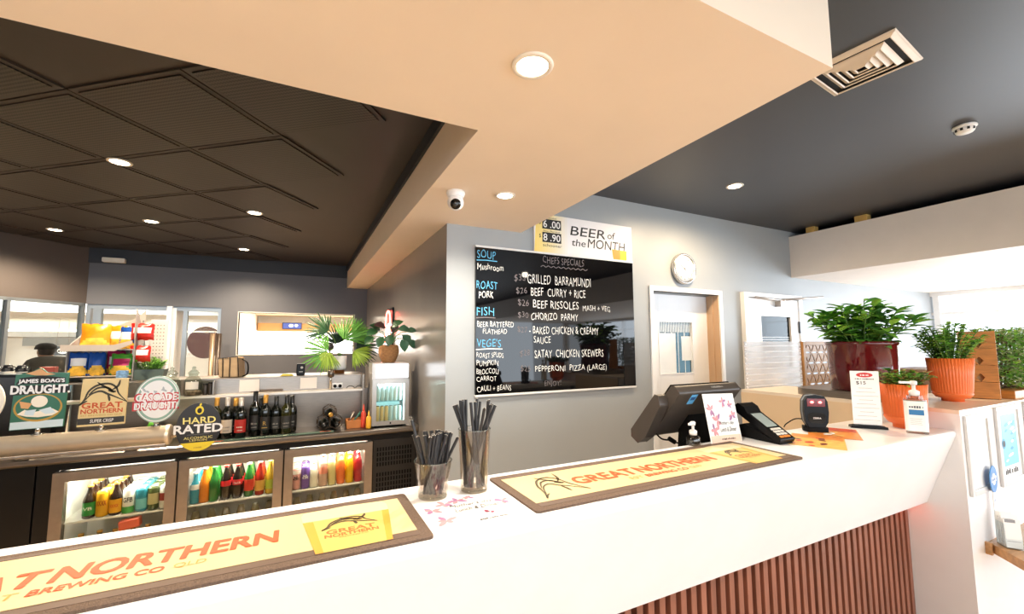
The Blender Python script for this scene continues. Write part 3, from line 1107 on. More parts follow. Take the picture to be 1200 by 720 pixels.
# back plane of the slab, from (-0.075,1.36) down to (0.06,1.19)
TB = Matrix.Translation((0, -0.075, 1.36)) @ Matrix.Rotation(math.atan2(-0.17, 0.135) + PI, 4, 'X')
st = MB()
st.box(-0.115, -0.075, -0.075, -0.015, 0.0005, 0.001, 0, T=TB).box(-0.11, -0.08, -0.05, -0.03, 0.001, 0.0013, 1, T=TB)
st.obj('service_sticker', [M('sky_blue_sticker', '#5aa7dd', 0.5), M('navy_sticker', '#1f4f8c', 0.5)], till)
SHELFZ = 0.965
under = tag(MB().box(-4.2, 3.05, 1.42, 1.78, 0.925, 0.965).box(-4.2, 3.05, 1.42, 1.45, 0, 0.925).obj('bar_shelf', M('grey_bench_laminate', '#8d8a86', 0.4)),
            'grey working shelf on the staff side of the white bar, carrying the till', 'shelf')

# card leaning on the till
cdm = thing('event_card', "white Mother's day card with pink flowers leaning against the back of the till", 'card', (1.76, 1.35, BZ + 0.0005))
TC = Matrix.Rotation(math.radians(2), 4, 'Y') @ Matrix.Rotation(PI / 2 - math.radians(12), 4, 'X')
MB(TC).box(-0.095, 0.115, 0.0, 0.222, -0.0008, 0).obj('sheet', PAPER, cdm)
ff = MB(TC)
flower_card(ff, rnd, [(-0.03, 0.10, 0.035), (-0.055, 0.15, 0.03), (0.03, 0.185, 0.026), (0.075, 0.17, 0.022), (0.08, 0.12, 0.03), (-0.06, 0.06, 0.03)], 0.0003)
ff.obj('flower_print', [PINK1, PINK2], cdm)
e = MB(TC)
e.text("Mother's day", -0.02, 0.08, 0.075, 0.098, 0.0012, 0, shear=0.3)
e.text('Lunch & Dinner', -0.02, 0.09, 0.05, 0.070, 0.0012, 0, shear=0.3)
e.flat([(-0.09, 0.003), (0.11, 0.003), (0.11, 0.035), (-0.09, 0.035)], 0.0011, 1)
scrib(e, -0.02, 0.07, 0.014, 0.022, 0.0014, 0, 3)
e.obj('lettering', [INK, M('peach_print', '#edc9b4', 0.6)], cdm)


# ---- pump bottles
def pump_head(t, z, s, facing=0.0):
    b = MB(Matrix.Rotation(facing, 4, 'Z'))
    b.lathe([(0.016 * s, z), (0.017 * s, z + 0.018 * s), (0.012 * s, z + 0.022 * s), (0.006 * s, z + 0.024 * s), (0.006 * s, z + 0.045 * s), (0, z + 0.045 * s)], 18)
    b.lathe([(0.011 * s, z + 0.043 * s), (0.012 * s, z + 0.056 * s), (0.008 * s, z + 0.06 * s), (0, z + 0.06 * s)], 16)
    b.box(-0.045 * s, 0, -0.006 * s, 0.006 * s, z + 0.048 * s, z + 0.057 * s)
    b.obj('pump', WPLAST, t)


pb = thing('pump_bottle', 'small clear pump bottle with a cream pump behind the bar runner, beside the till', 'bottle', (1.60, 1.392, BZ + 0.0005))
MB().lathe([(0.028, 0), (0.03, 0.003), (0.03, 0.03), (0.024, 0.042), (0.014, 0.046)], 22).obj('bottle_body', GLASS('soap_bottle', '#cfc8bc', 0.3), pb)
pump_head(pb, 0.044, 1.0, 0.4)

sn = thing('hand_sanitiser', 'hand sanitiser bottle with a white pump, before the small orange pot', 'bottle', (2.80, 1.055, BZ + 0.0005), rz=-1.1)
MB().prism(rrect(-0.042, 0.042, -0.022, 0.022, 0.016), 'z', 0, 0.17).prism(rrect(-0.03, 0.03, -0.018, 0.018, 0.016), 'z', 0.17, 0.188) \
    .obj('bottle_body', GLASS('sanitiser_bottle', '#dfe6e6', 0.25), sn)
MB().prism(rrect(-0.0435, 0.0435, -0.0235, 0.0235, 0.016), 'z', 0.012, 0.160).obj('bottle_label', PAPER, sn)
TS = Matrix.Translation((0, -0.0237, 0)) @ STAND
e = MB(TS)
e.flat([(-0.028, 0.092), (0.028, 0.092), (0.028, 0.118), (-0.028, 0.118)], 0.0003, 1)
scrib(e, -0.026, 0.026, 0.126, 0.137, 0.0005, 0, 5)
for k in range(5):
    e.box(-0.026, 0.02 - 0.004 * (k % 2), 0.045 + k * 0.007, 0.047 + k * 0.007, 0.0002, 0.0004, 2)
e.obj('lettering', [M('slate_print', '#4b5a66', 0.5), M('blue_print', '#3377ad', 0.5), M('pale_grey_print', '#aeb4b8', 0.5)], sn)
pump_head(sn, 0.186, 1.25, 0.2)

# ---- card terminal
et = thing('card_terminal', 'black card payment terminal on its cradle beside the till', 'card terminal', (1.985, 1.325, BZ + 0.0018), rz=math.radians(-3))
# local: keypad end toward -y, printer head raised at +y
MB().prism([(-0.115, 0.0), (-0.115, 0.006), (-0.03, 0.030), (0.06, 0.066), (0.105, 0.05), (0.115, 0)], 'x', -0.042, 0.042).obj('cradle', BLACKM, et, bevel=0.008)
TP = Matrix.Translation((0, 0, 0.062)) @ Matrix.Rotation(math.radians(27), 4, 'X') @ Matrix.Diagonal((1.2, 1, 1, 1))
pf = [(-0.128, 0.0), (-0.128, 0.022), (0.06, 0.034), (0.085, 0.05), (0.12, 0.05), (0.133, 0.03), (0.12, 0.004), (0.05, 0.0)]
MB(TP).prism(pf, 'x', -0.041, 0.041).obj('terminal_body', BLACK, et, bevel=0.007, seg=3)
zt = lambda y: 0.022 + (y + 0.128) / 0.188 * 0.012
s = MB(TP)
s.add([(-0.03, -0.045, zt(-0.045) + 0.001), (0.03, -0.045, zt(-0.045) + 0.001), (0.03, 0.05, zt(0.05) + 0.001), (-0.03, 0.05, zt(0.05) + 0.001)], [(0, 1, 2, 3)])
s.obj('display', M('grey_lcd', '#8d9896', 0.15), et)
kp = MB(TP)
for r in range(4):
    for c in range(3):
        x, y = -0.027 + c * 0.019, -0.117 + r * 0.0165
        kp.box(x, x + 0.015, y, y + 0.011, zt(y) - 0.002, zt(y) + 0.0035, 1 if (r == 0) else 0)
kp.obj('keypad', [M('grey_key', '#c9c3ba', 0.5), M('coloured_key', '#c9772e', 0.5)], et)

# ---- barcode scanner
sc = thing('barcode_scanner', 'black hands-free barcode scanner with two red lights on its stand', 'scanner', (2.40, 1.315, BZ + 0.0018), rz=math.radians(-42))
MB().prism([(-0.045, -0.04), (0.045, -0.04), (0.055, 0.0), (0.045, 0.05), (-0.045, 0.05), (-0.055, 0.0)], 'z', 0, 0.022).obj('stand_base', BLACKM, sc, bevel=0.008)
face = [(-0.034, 0.022), (0.034, 0.022), (0.05, 0.05), (0.055, 0.10), (0.052, 0.155), (0.038, 0.18), (0.0, 0.187), (-0.038, 0.18), (-0.052, 0.155), (-0.055, 0.10), (-0.05, 0.05)]
MB().prism(face, 'y', -0.028, 0.03).obj('scanner_body', BLACK, sc, bevel=0.012, seg=3)
MB().prism([(p[0] * 1.02, p[1]) for p in face], 'y', -0.006, 0.012).obj('side_trim', M('satin_grey_trim', '#8d9296', 0.3, 0.6), sc, bevel=0.004)
MB().box(-0.04, 0.04, -0.0295, -0.0275, 0.128, 0.168).obj('scan_window', M('dark_red_window', '#5a0d10', 0.1, emit=0.35), sc, bevel=0.0006)
le = MB(STAND)
for x in (-0.018, 0.018):
    le.disc(x, 0.15, 0.008, 0.006, 0.0302, 0, 16)
le.obj('red_light', M('red_lamp_glow', '#ff4a44', 0.4, emit=9.0, var=0.0), sc)
MB().prism([(p[0] * 0.72, 0.045 + (p[1] - 0.022) * 0.32) for p in face], 'y', -0.0305, -0.0275).obj('front_panel', M('gloss_black', '#070708', 0.08), sc)
MB(STAND).text('ZEBRA', -0.018, 0.018, 0.066, 0.074, 0.0312, 0, bold=0.01).obj('lettering', PAPER, sc)
MB().tube(curve([(-0.03, 0.05, 0.05), (-0.06, 0.09, 0.045), (-0.11, 0.07, 0.02), (-0.125, 0.06, 0.004)], 6), 0.003, 6).obj('cable', BLACKM, sc)


# ---- printed menus lying on the bar
def menu(x, y, rz, z, cols, label):
    t = thing('menu_sheet', label, 'menu', (x, y, BZ + z), rz=rz, group='printed menus on the bar')
    MB().box(-0.105, 0.105, -0.148, 0.148, 0, 0.0006).obj('sheet', cols[0], t)
    b = MB()
    r = random.Random(len(label))
    b.flat([(-0.10, 0.06), (0.10, 0.05), (0.10, 0.14), (-0.10, 0.14)], 0.0009, 0)
    for k in range(9):
        petal_shape(b, r.uniform(-0.08, 0.05), r.uniform(-0.13, 0.04), r.random() * 6, r.uniform(0.03, 0.06), r.uniform(0.02, 0.035), 0.0009 + 0.00005 * k, 1 + k % 2)
    b.obj('food_picture', cols[1:], t)


MO, MR, MY = M('orange_menu_print', '#e48a3c', 0.4, var=0.25, scale=30), M('red_menu_print', '#cf4a32', 0.4, var=0.3, scale=30), M('yellow_menu_print', '#efb75e', 0.4, var=0.2, scale=30)
MD = M('dark_food_print', '#6a2a20', 0.4, var=0.5, scale=40)
menu(2.17, 1.185, math.radians(-62), 0.0004, (MY, MO, MR, MD), 'yellow and orange menu sheet lying on the bar by the card terminal')
menu(2.44, 1.255, math.radians(-60), 0.0014, (MO, MR, MY, PAPER), 'orange and red menu sheet lying on the bar under the barcode scanner')
tag(bpy.data.objects['menu_sheet'], bpy.data.objects['menu_sheet']['label'], 'menu')

# ---- price sign in its stand
sg = thing('price_sign', 'white card sign with a red oval and $15 in a black table stand', 'sign', (2.735, 1.235, BZ + 0.0005), rz=math.radians(-50))
MB().prism([(-0.08, 0.0), (-0.078, 0.012), (-0.04, 0.019), (0.04, 0.019), (0.078, 0.012), (0.08, 0.0)], 'y', -0.022, 0.022).obj('sign_stand', BLACK, sg, bevel=0.005)
MB().box(-0.062, 0.062, -0.0015, 0.0015, 0.0185, 0.302).obj('card', PAPER, sg)
e = MB(Matrix.Translation((0, -0.0016, 0)) @ STAND)
e.disc(0.0, 0.281, 0.036, 0.013, 0.0004, 1)
scrib(e, -0.018, 0.018, 0.276, 0.284, 0.0008, 3, 6)
scrib(e, -0.042, 0.042, 0.256, 0.263, 0.0005, 0, 7)
e.text('$15', -0.038, 0.004, 0.228, 0.248, 0.0005, 0, bold=0.02)
for k in range(9):
    wdt = 0.03 + 0.012 * ((k * 7) % 3)
    e.box(-wdt, wdt, 0.21 - k * 0.021, 0.212 - k * 0.021, 0.0003, 0.0005, 2)
e.obj('lettering', [M('dark_grey_print', '#4a4644', 0.5), RED, M('light_grey_print', '#a7a29d', 0.5), PAPER], sg)


# ---- ribbed orange pots and their plants
def ribbed_pot(t, r0, r1, h, zs, foot):
    n = 44 * 4
    prof = [(r0, zs), (r0 * 1.02, zs + 0.01), ((r0 + r1) / 2 * 1.01, zs + h * 0.5), (r1, zs + h), (r1 * 0.93, zs + h), (r1 * 0.90, zs + h - 0.03)]
    v, f = [], []
    for j, (r, z) in enumerate(prof):
        for i in range(n):
            a = 2 * PI * i / n
            rib = 0.0022 * math.cos(44 * a) if 0 < j < 4 else 0
            v.append(((r + rib) * math.cos(a), (r + rib) * math.sin(a), z))
    for j in range(len(prof) - 1):
        for i in range(n):
            i2 = (i + 1) % n
            f.append((j * n + i, j * n + i2, (j + 1) * n + i2, (j + 1) * n + i))
    MB().add(v, f, 0, True).obj('pot', TERRA, t)
    s = MB()
    s.lathe([(foot, 0), (foot, zs * 0.3), (r0 * 0.86, zs * 0.42), (r0 * 1.05, zs * 0.85), (r0 * 1.06, zs), (0, zs)], 40)
    s.obj('saucer', TERRA, t)
    MB().lathe([(0, zs + h - 0.028), (r1 * 0.91, zs + h - 0.028), (r1 * 0.91, zs + h - 0.034)], 28).obj('soil', SOIL, t)


def bush(t, z0, r, h, n, ln, wd, mats, seed, spread=1.0, curl=0.3, stems=14):
    rr = random.Random(seed)
    b, s = MB(), MB()
    for k in range(stems):
        a, q = rr.random() * 2 * PI, rr.random() ** 0.6
        hh = h * (0.55 + 0.45 * rr.random()) * (1 - 0.35 * q)
        base = Vector((r * 0.6 * q * math.cos(a), r * 0.6 * q * math.sin(a), z0))
        tip = base + Vector((spread * r * q * 0.8 * math.cos(a), spread * r * q * 0.8 * math.sin(a), hh))
        mid = (base + tip) / 2 + Vector((0, 0, hh * 0.12))
        pts = curve([base, mid, tip], 5)
        s.tube(pts, [0.0028] * (len(pts) - 1) + [0.001], 5)
        m = max(3, n // stems)
        for i in range(m):
            u = 0.15 + 0.85 * (i + rr.random() * 0.6) / m
            p = pts[min(len(pts) - 1, int(u * (len(pts) - 1)))]
            g = rr.random() * 2 * PI
            d = Vector((math.cos(g), math.sin(g), 0.15 + 0.75 * rr.random() * u))
            sz = (0.65 + 0.5 * rr.random())
            b.leaf(p, d, (0, 0, 1), ln * sz, wd * sz, curl * rr.random(), rr.randrange(len(mats)))
    b.obj('foliage', mats, t, recalc=False)
    s.obj('stems', STEM, t)


sp = thing('herb_pot', 'small ribbed orange pot with a low bushy herb, standing on the bar behind the sanitiser', 'potted plant', (3.0, 1.155, BZ + 0.0005))
sp.location.x = 2.945
ribbed_pot(sp, 0.085, 0.098, 0.17, 0.062, 0.055)
bush(sp, 0.20, 0.088, 0.13, 620, 0.036, 0.024, [GREEN1, GREEN2, M('reddish_leaf', '#8a6a3a', 0.5, var=0.3)], 5, 1.5, 0.5, 40)

op = thing('herb_pot', 'larger ribbed orange pot with tall feathery parsley on the return counter', 'potted plant', (3.53, 1.15, RZ + 0.0005))
ribbed_pot(op, 0.086, 0.104, 0.205, 0.05, 0.05)
bush(op, 0.225, 0.10, 0.28, 1300, 0.036, 0.024, [GREEN2, GREEN1, M('fresh_green_leaf', '#9ccc60', 0.45, var=0.3)], 8, 1.45, 0.5, 50)

mp = thing('maroon_planter', 'big glossy maroon pot with a broad-leaved green plant on the steel slab', 'potted plant', (3.29, 1.49, RZ + 0.0460))
MAR = M('maroon_glaze', '#5a0f16', 0.12, var=0.12, scale=12, coat=0.6)
MB().lathe([(0.165, 0), (0.172, 0.006), (0.180, 0.15), (0.184, 0.285), (0.192, 0.290), (0.194, 0.312), (0.178, 0.312), (0.172, 0.27)], 48).obj('pot', MAR, mp)
MB().lathe([(0, 0.275), (0.176, 0.275), (0.176, 0.27)], 32).obj('soil', SOIL, mp)
bush(mp, 0.275, 0.185, 0.37, 560, 0.10, 0.060, [GREEN1, M('planter_leaf', '#6aa84a', 0.4, var=0.35), GREEN2], 21, 1.3, 0.6, 34)

# ---- timber crate and hedge on the return
ct = thing('timber_crate', 'honey timber crate side with diamond cut-outs beside the leafy hedge', 'crate', (3.80, 1.10, RZ + 0.0005), rz=math.radians(-68))
cr = MB()
for k in range(4):
    z0, z1 = k * 0.104 + 0.003, (k + 1) * 0.104
    if k == 0:
        cr.box(-0.075, 0.075, 0, 0.012, z0, z1)
        continue
    zc = z0 + 0.0
    cr.prism([(-0.075, z0), (0, z0), (-0.018, z0 + 0.025), (0, z0 + 0.05), (0, z1), (-0.075, z1)], 'y', 0, 0.012)
    cr.prism([(0.075, z0), (0, z0), (0.018, z0 + 0.025), (0, z0 + 0.05), (0, z1), (0.075, z1)], 'y', 0, 0.012)
cr.obj('side_boards', TIMBERD, ct, bevel=0.002)
MB().box(-0.075, 0.075, 0.03, 0.036, 0.003, 0.41).obj('inner_lining', M('pale_lining', '#d9b98c', 0.7), ct)
MB().box(-0.078, -0.062, 0.0121, 0.12, 0, 0.42).box(0.062, 0.078, 0.0121, 0.12, 0, 0.42).box(-0.061, 0.061, 0.10, 0.112, 0, 0.42).obj('corner_posts', TIMBERD, ct, bevel=0.002)
hd = thing('hedge_planter', 'dense small-leaved green hedge in a low timber box beside the crate', 'planter', (4.16, 1.10, RZ + 0.0005))
MB().box(-0.22, 0.62, -0.10, 0.12, 0, 0.05).obj('planter_box', TIMBERD, hd, bevel=0.004)
hb, hs = MB(), MB()
rr = random.Random(4)
for k in range(4200):
    p = Vector((rr.uniform(-0.20, 0.62), rr.uniform(-0.12, 0.12), rr.uniform(0.06, 0.44)))
    g = rr.random() * 2 * PI
    hb.leaf(p, (math.cos(g), math.sin(g), rr.uniform(-0.2, 0.9)), (0, 0, 1), rr.uniform(0.024, 0.04), rr.uniform(0.014, 0.022), 0.3, rr.randrange(3))
hb.obj('foliage', [GREEN1, GREEN2, M('pale_variegated_leaf', '#b9c79a', 0.45, var=0.25)], hd, recalc=False)
for k in range(22):
    x = -0.18 + k * 0.036
    hs.tube([(x, 0.0, 0.05), (x + 0.02, 0.03 * (-1) ** k, 0.40)], 0.005, 5)
hs.obj('stems', M('brown_twig', '#5a4330', 0.7), hd)

# ---- screen panels behind the return
LT = M('lattice_timber', '#b08049', 0.5, var=0.2, scale=6)
lx0, lx1, lz0, lz1, ly = 3.88, 4.53, 1.14, 1.60, 2.20
lat = thing('lattice_screen', 'timber screen with a pattern of six-petal flower cut-outs behind the maroon pot', 'screen', (0, 0, 0))
fm = MB()
fm.box(lx0, lx0 + 0.035, ly - 0.02, ly + 0.02, 0.0, lz1).box(lx1 - 0.035, lx1, ly - 0.02, ly + 0.02, 0.0, lz1)
fm.box(lx0 + 0.035, lx1 - 0.035, ly - 0.02, ly + 0.02, lz1 - 0.03, lz1).box(lx0 + 0.035, lx1 - 0.035, ly - 0.02, ly + 0.02, lz0 - 0.03, lz0)
fm.obj('frame', LT, lat, bevel=0.003)
pat = MB()
s = 0.105
h = s * math.sqrt(3) / 2


def concave(a, b, c):
    out = []
    ctr = ((a[0] + b[0] + c[0]) / 3, (a[1] + b[1] + c[1]) / 3)
    for p, q in ((a, b), (b, c), (c, a)):
        m = ((p[0] + q[0]) / 2, (p[1] + q[1]) / 2)
        for t in (0.06, 0.25, 0.5, 0.75, 0.94):
            x, y = p[0] + (q[0] - p[0]) * t, p[1] + (q[1] - p[1]) * t
            k = math.sin(PI * t) * 0.27
            out.append((x + (ctr[0] - m[0]) * k, y + (ctr[1] - m[1]) * k))
    return out


ax0, ax1, az0, az1 = lx0 + 0.036, lx1 - 0.036, lz0 + 0.001, lz1 - 0.031
for j in range(-1, 7):
    for i in range(-1, 9):
        x = ax0 + i * s + (s / 2 if j % 2 else 0)
        z = az0 + j * h
        for tri in (((x, z), (x + s, z), (x + s / 2, z + h)), ((x + s, z), (x + 1.5 * s, z + h), (x + s / 2, z + h))):
            pts = [(min(max(p[0], ax0), ax1), min(max(p[1], az0), az1)) for p in concave(*tri)]
            if max(p[0] for p in pts) - min(p[0] for p in pts) > 0.01 and max(p[1] for p in pts) - min(p[1] for p in pts) > 0.01:
                pat.prism(pts, 'y', ly - 0.004, ly + 0.004)
        if ax0 < x < ax1 and az0 < z < az1:
            pat.prism(ell(x, z, 0.011, 0.011, 10), 'y', ly - 0.0042, ly + 0.0042)
pat.obj('cut_out_panel', LT, lat)
scr = thing('frosted_screen', 'milky white see-through screen panel in front of the lower half of the second door', 'screen', (0, 0, 0))
fs = MB().box(3.13, 3.87, 2.197, 2.203, 0.0, 1.60)
fs.obj('panel', FROST('milky_screen_film', '#f3efec', 0.50), scr)
gd = MB()
for k in range(9):
    gd.box(3.13, 3.87, 2.1955, 2.1965, 1.20 + k * 0.045, 1.209 + k * 0.045)
for k in range(11):
    for x in (3.135, 3.845):
        gd.box(x, x + 0.02, 2.1945, 2.1955, 1.19 + k * 0.038, 1.205 + k * 0.038)
gd.obj('grid_lines', M('white_screen_line', '#ffffff', 0.5), scr)

# navy round display behind the parsley, pale timber bench and block further right
nb = thing('promo_board', 'navy round-topped promotional board standing behind the parsley pot', 'sign', (5.55, 2.15, 0))
MB().prism([(-0.42, 0.0), (0.42, 0.0), (0.42, 1.30)] + [(0.42 * math.cos(q * PI / 14), 1.30 + 0.30 * math.sin(q * PI / 14)) for q in range(1, 14)] + [(-0.42, 1.30)], 'y', 0, 0.02).obj('board', M('navy_board_print', '#24376b', 0.4), nb)
e = MB(Matrix.Translation((0, -0.001, 0)) @ STAND)
e.text('sto', -0.36, -0.16, 1.36, 1.45, 0.001, 0, bold=0.02)
e.disc(-0.22, 1.27, 0.16, 0.06, 0.001, 1)
e.obj('lettering', [PALEY, M('sky_blue_print', '#5a8fc4', 0.5)], nb)
tag(MB().box(-0.25, 0.25, -0.2, 0.2, 0, 1.33).box(-0.26, 0.26, -0.21, 0.21, 1.33, 1.36).obj('timber_cabinet', M('grey_brown_timber', '#8e7a6c', 0.5, var=0.15), loc=(5.0, 1.75, 0), bevel=0.004),
    'grey brown timber cabinet seen between the large orange pot and the timber crate', 'cabinet')

# ---- poster frames on the front of the return
YFACE = 0.975
FRW = M('pale_grey_snap_frame', '#cfcdcc', 0.3)


def poster(x0, x1, z0, z1, label, art):
    t = thing('poster_frame', label, 'poster', (x0, YFACE, z0))
    W_, H_ = x1 - x0, z1 - z0
    b = MB()
    k = 0.03
    b.box(0, k, -0.014, 0, 0, H_).box(W_ - k, W_, -0.014, 0, 0, H_).box(k, W_ - k, -0.014, 0, 0, k).box(k, W_ - k, -0.014, 0, H_ - k, H_)
    b.obj('frame', FRW, t, bevel=0.004)
    MB().box(k, W_ - k, -0.005, 0, k, H_ - k).obj('sheet', PAPER, t)
    if art:
        e = MB(Matrix.Translation((0, -0.0052, 0)) @ STAND)
        r = random.Random(2)
        e.flat([(0.07, 0.10), (W_ - 0.06, 0.10), (W_ - 0.06, H_ - 0.05), (0.07, H_ - 0.05)], 0.0003, 0)
        for q in range(16):
            petal_shape(e, r.uniform(0.09, W_ - 0.12), r.uniform(0.12, H_ - 0.09), r.random() * 0.3, r.uniform(0.03, 0.07), r.uniform(0.008, 0.02), 0.0006 + q * 0.00003, 1 + q % 2)
        e.disc(0.085, H_ * 0.52, 0.028, 0.028, 0.0016, 2).disc(0.085, H_ * 0.52, 0.018, 0.018, 0.0019, 3)
        scrib(e, 0.075, W_ - 0.07, 0.055, 0.085, 0.0006, 3, 8)
        e.obj('print', [M('cyan_print', '#6fc3d6', 0.5, var=0.15), PAPER, M('deep_cyan_print', '#2f8fb4', 0.5), INK], t)
    return t


poster(3.083, 3.385, 0.80, 1.205, 'empty white frame on the return counter front, closest to the bar', False)
poster(3.485, 3.835, 0.79, 1.222, 'white frame with a pale blue poster on the return counter front', True)
poster(3.93, 4.28, 0.79, 1.225, 'white frame on the return counter front beyond the blue poster', False)

# ---- timber ledge, leaflet holder and round blue sign
lg = thing('timber_ledge', 'thick oak ledge fixed to the front of the white return counter', 'shelf', (0, 0, 0))
MB().prism([(3.25, 0.9745), (3.02, 0.72), (3.6, 0.45), (4.8, 0.45), (4.8, 0.9745)], 'z', 0.505, 0.55).obj('ledge_top', TIMBER, lg, bevel=0.004)
MB().box(3.205, 3.2245, 0.95, 0.9745, 0.50, 0.56).obj('end_cleat', TIMBER, lg)
lh = thing('leaflet_holder', 'clear acrylic holder packed with white leaflets on the oak ledge', 'leaflet holder', (3.275, 0.90, 0.5503), rz=math.radians(-48))
ac = GLASS('clear_acrylic', '#f8fbfc', 0.06)
b = MB()
b.box(-0.037, 0.037, -0.043, -0.041, 0, 0.05).box(-0.037, 0.037, 0.030, 0.032, 0, 0.165).box(-0.039, -0.037, -0.043, 0.032, 0, 0.12).box(0.037, 0.039, -0.043, 0.032, 0, 0.12)
b.box(-0.037, 0.037, -0.041, 0.030, 0, 0.003)
b.obj('acrylic_body', ac, lh)
for k in range(5):
    y = -0.036 + k * 0.0135
    o = MB().box(-0.035, 0.028, y, y + 0.004, 0, 0.135 + 0.012 * ((k * 2) % 3)).box(-0.03, 0.022, y - 0.0002, y, 0.03, 0.032, 1).box(-0.03, 0.01, y - 0.0002, y, 0.12, 0.135, 1) \
        .obj('leaflet', [PAPER, M('mid_grey_print', '#8f8f92', 0.6)], loc=(3.275, 0.90, 0.5535), rot=(math.radians(-4), 0, math.radians(-48)))
    tag(o, 'white leaflet standing in the clear acrylic holder', 'leaflet', 'leaflets in the acrylic holder')
tag(MB().box(-0.025, 0.025, -0.018, 0.018, 0, 0.035).obj('sweet_packet', M('red_and_white_wrapper', '#d8a79c', 0.4, var=0.5, scale=70), loc=(3.285, 0.80, 0.5505), rot=(0, 0, -0.5), bevel=0.006),
    'small red and white packet at the foot of the leaflet holder', 'packet')
bs = thing('round_sign', 'round blue sign on a white card strip above the leaflet holder', 'sign', (3.305, 0.952, 0.551), rz=math.radians(4))
MB().box(-0.022, 0.022, -0.002, 0.002, 0, 0.26).obj('strip', PAPER, bs)
b = MB()
b.prism(ell(0, 0.315, 0.062, 0.068, 36), 'y', -0.0055, -0.0022)
b.obj('disc', M('blue_disc_print', '#2f7fc0', 0.4), bs)
e = MB(Matrix.Translation((0, -0.0056, 0)) @ STAND)
e.disc(0, 0.315, 0.030, 0.030, 0.0003, 1)
e.flat([(-0.042, 0.302), (0.042, 0.302), (0.042, 0.328), (-0.042, 0.328)], 0.0005, 1)
scrib(e, -0.036, 0.036, 0.306, 0.322, 0.0009, 0, 9)
scrib(e, -0.016, 0.016, 0.20, 0.213, -0.003, 0, 10)
e.obj('lettering', [M('blue_disc_ink', '#2f6fae', 0.5), PAPER], bs)

# ================================================================== ON THE MENU WALL
bx0, bx1, bz0, bz1 = 1.148, 2.652, 1.206, 2.321
bd = thing('menu_board', 'large glossy black specials board with hand-written white and blue menu', 'menu board', (bx0, YW, bz0))
BW, BH = bx1 - bx0, bz1 - bz0
MB().box(0, BW, -0.022, -0.002, 0.012, BH - 0.012).obj('board_panel', M('gloss_black_board', '#08080a', 0.03, var=0.0, spec=0.5), bd)
b = MB()
for z0 in (0, BH - 0.016):
    MB().box(-0.004, BW + 0.004, -0.028, 0, z0, z0 + 0.016).obj('rail', M('white_aluminium_rail', '#e8e8e6', 0.35, 0.2), bd, bevel=0.003)
e = MB(Matrix.Translation((0, -0.0222, 0)) @ STAND)


def chalk(s, x, z, wd, h, mi=0, bold=-0.006, u=0, jit=0.004):
    e = MB(Matrix.Translation((0, -0.0222, 0)) @ STAND)
    e.text(s, x - bx0, x - bx0 + wd, z - bz0, z - bz0 + h, 0.0008, mi, bold=bold, jit=jit, spacing=1.06)
    if u:
        add_stroke(e, [(x - bx0 - 0.005, z - bz0 - 0.018), (x - bx0 + wd * 0.5, z - bz0 - 0.013), (x - bx0 + wd + 0.012, z - bz0 - 0.016)], 0.007, 0.0009, u - 1)
    e.obj('lettering', [CHALKW, CHALKB, CHALKG], bd)


for s_, x, z, wd, h, mi, u in [
        ('SOUP', 1.158, 2.225, 0.150, 0.060, 1, 2), ('Mushroom', 1.160, 2.138, 0.212, 0.048, 0, 0), ('ROAST', 1.154, 1.996, 0.168, 0.058, 1, 0),
        ('PORK', 1.173, 1.928, 0.116, 0.050, 0, 0), ('FISH', 1.156, 1.797, 0.138, 0.062, 1, 3), ('BEER BATTERED', 1.160, 1.714, 0.297, 0.040, 0, 0),
        ('FLATHEAD', 1.205, 1.662, 0.195, 0.036, 0, 0), ("VEGE'S", 1.156, 1.566, 0.194, 0.058, 1, 1), ('ROAST SPUDS', 1.155, 1.488, 0.216, 0.036, 0, 0),
        ('PUMPKIN', 1.156, 1.430, 0.173, 0.038, 0, 0), ('BROCCOLI', 1.156, 1.370, 0.173, 0.038, 0, 0), ('CARROT', 1.156, 1.320, 0.158, 0.034, 0, 0),
        ('CAULI + BEANS', 1.160, 1.246, 0.274, 0.038, 0, 0), ('CHEFS SPECIALS', 1.720, 2.232, 0.400, 0.055, 2, 0),
        ('$33', 1.465, 2.066, 0.095, 0.060, 2, 0), ('GRILLED  BARRAMUNDI', 1.580, 2.062, 0.605, 0.072, 0, 0),
        ('$26', 1.480, 1.970, 0.095, 0.055, 2, 0), ('BEEF  CURRY + RICE', 1.610, 1.966, 0.520, 0.064, 0, 0),
        ('$26', 1.495, 1.876, 0.095, 0.055, 2, 0), ('BEEF RISSOLES', 1.628, 1.868, 0.430, 0.062, 0, 0), ('MASH + VEG', 2.10, 1.862, 0.285, 0.045, 0, 0),
        ('$30', 1.495, 1.782, 0.090, 0.050, 2, 0), ('CHORIZO  PARMY', 1.610, 1.776, 0.440, 0.055, 0, 0),
        ('$27', 1.490, 1.670, 0.085, 0.050, 2, 0), ('- BAKED CHICKEN & CREAMY', 1.592, 1.665, 0.665, 0.058, 0, 0), ('SAUCE', 1.632, 1.592, 0.152, 0.052, 0, 0),
        ('$28', 1.510, 1.490, 0.085, 0.050, 2, 0), ('SATAY  CHICKEN SKEWERS', 1.638, 1.480, 0.665, 0.060, 0, 0),
        ('$25', 1.515, 1.372, 0.085, 0.050, 2, 0), ('PEPPERONI  PIZZA (LARGE)', 1.642, 1.358, 0.692, 0.060, 0, 0), ('ENJOY!', 1.725, 1.250, 0.150, 0.050, 2, 0)]:
    chalk(s_, x, z, wd, h, mi, u=u)
pts = [(1.70 - bx0 + i * 0.024, 2.200 - bz0 + 0.012 * (i % 2)) for i in range(20)]
add_stroke(e, curve([(p[0], p[1], 0) for p in pts], 3), 0.006, 0.0009, 2)
e.obj('chalk_underline', [CHALKW, CHALKB, CHALKG], bd)

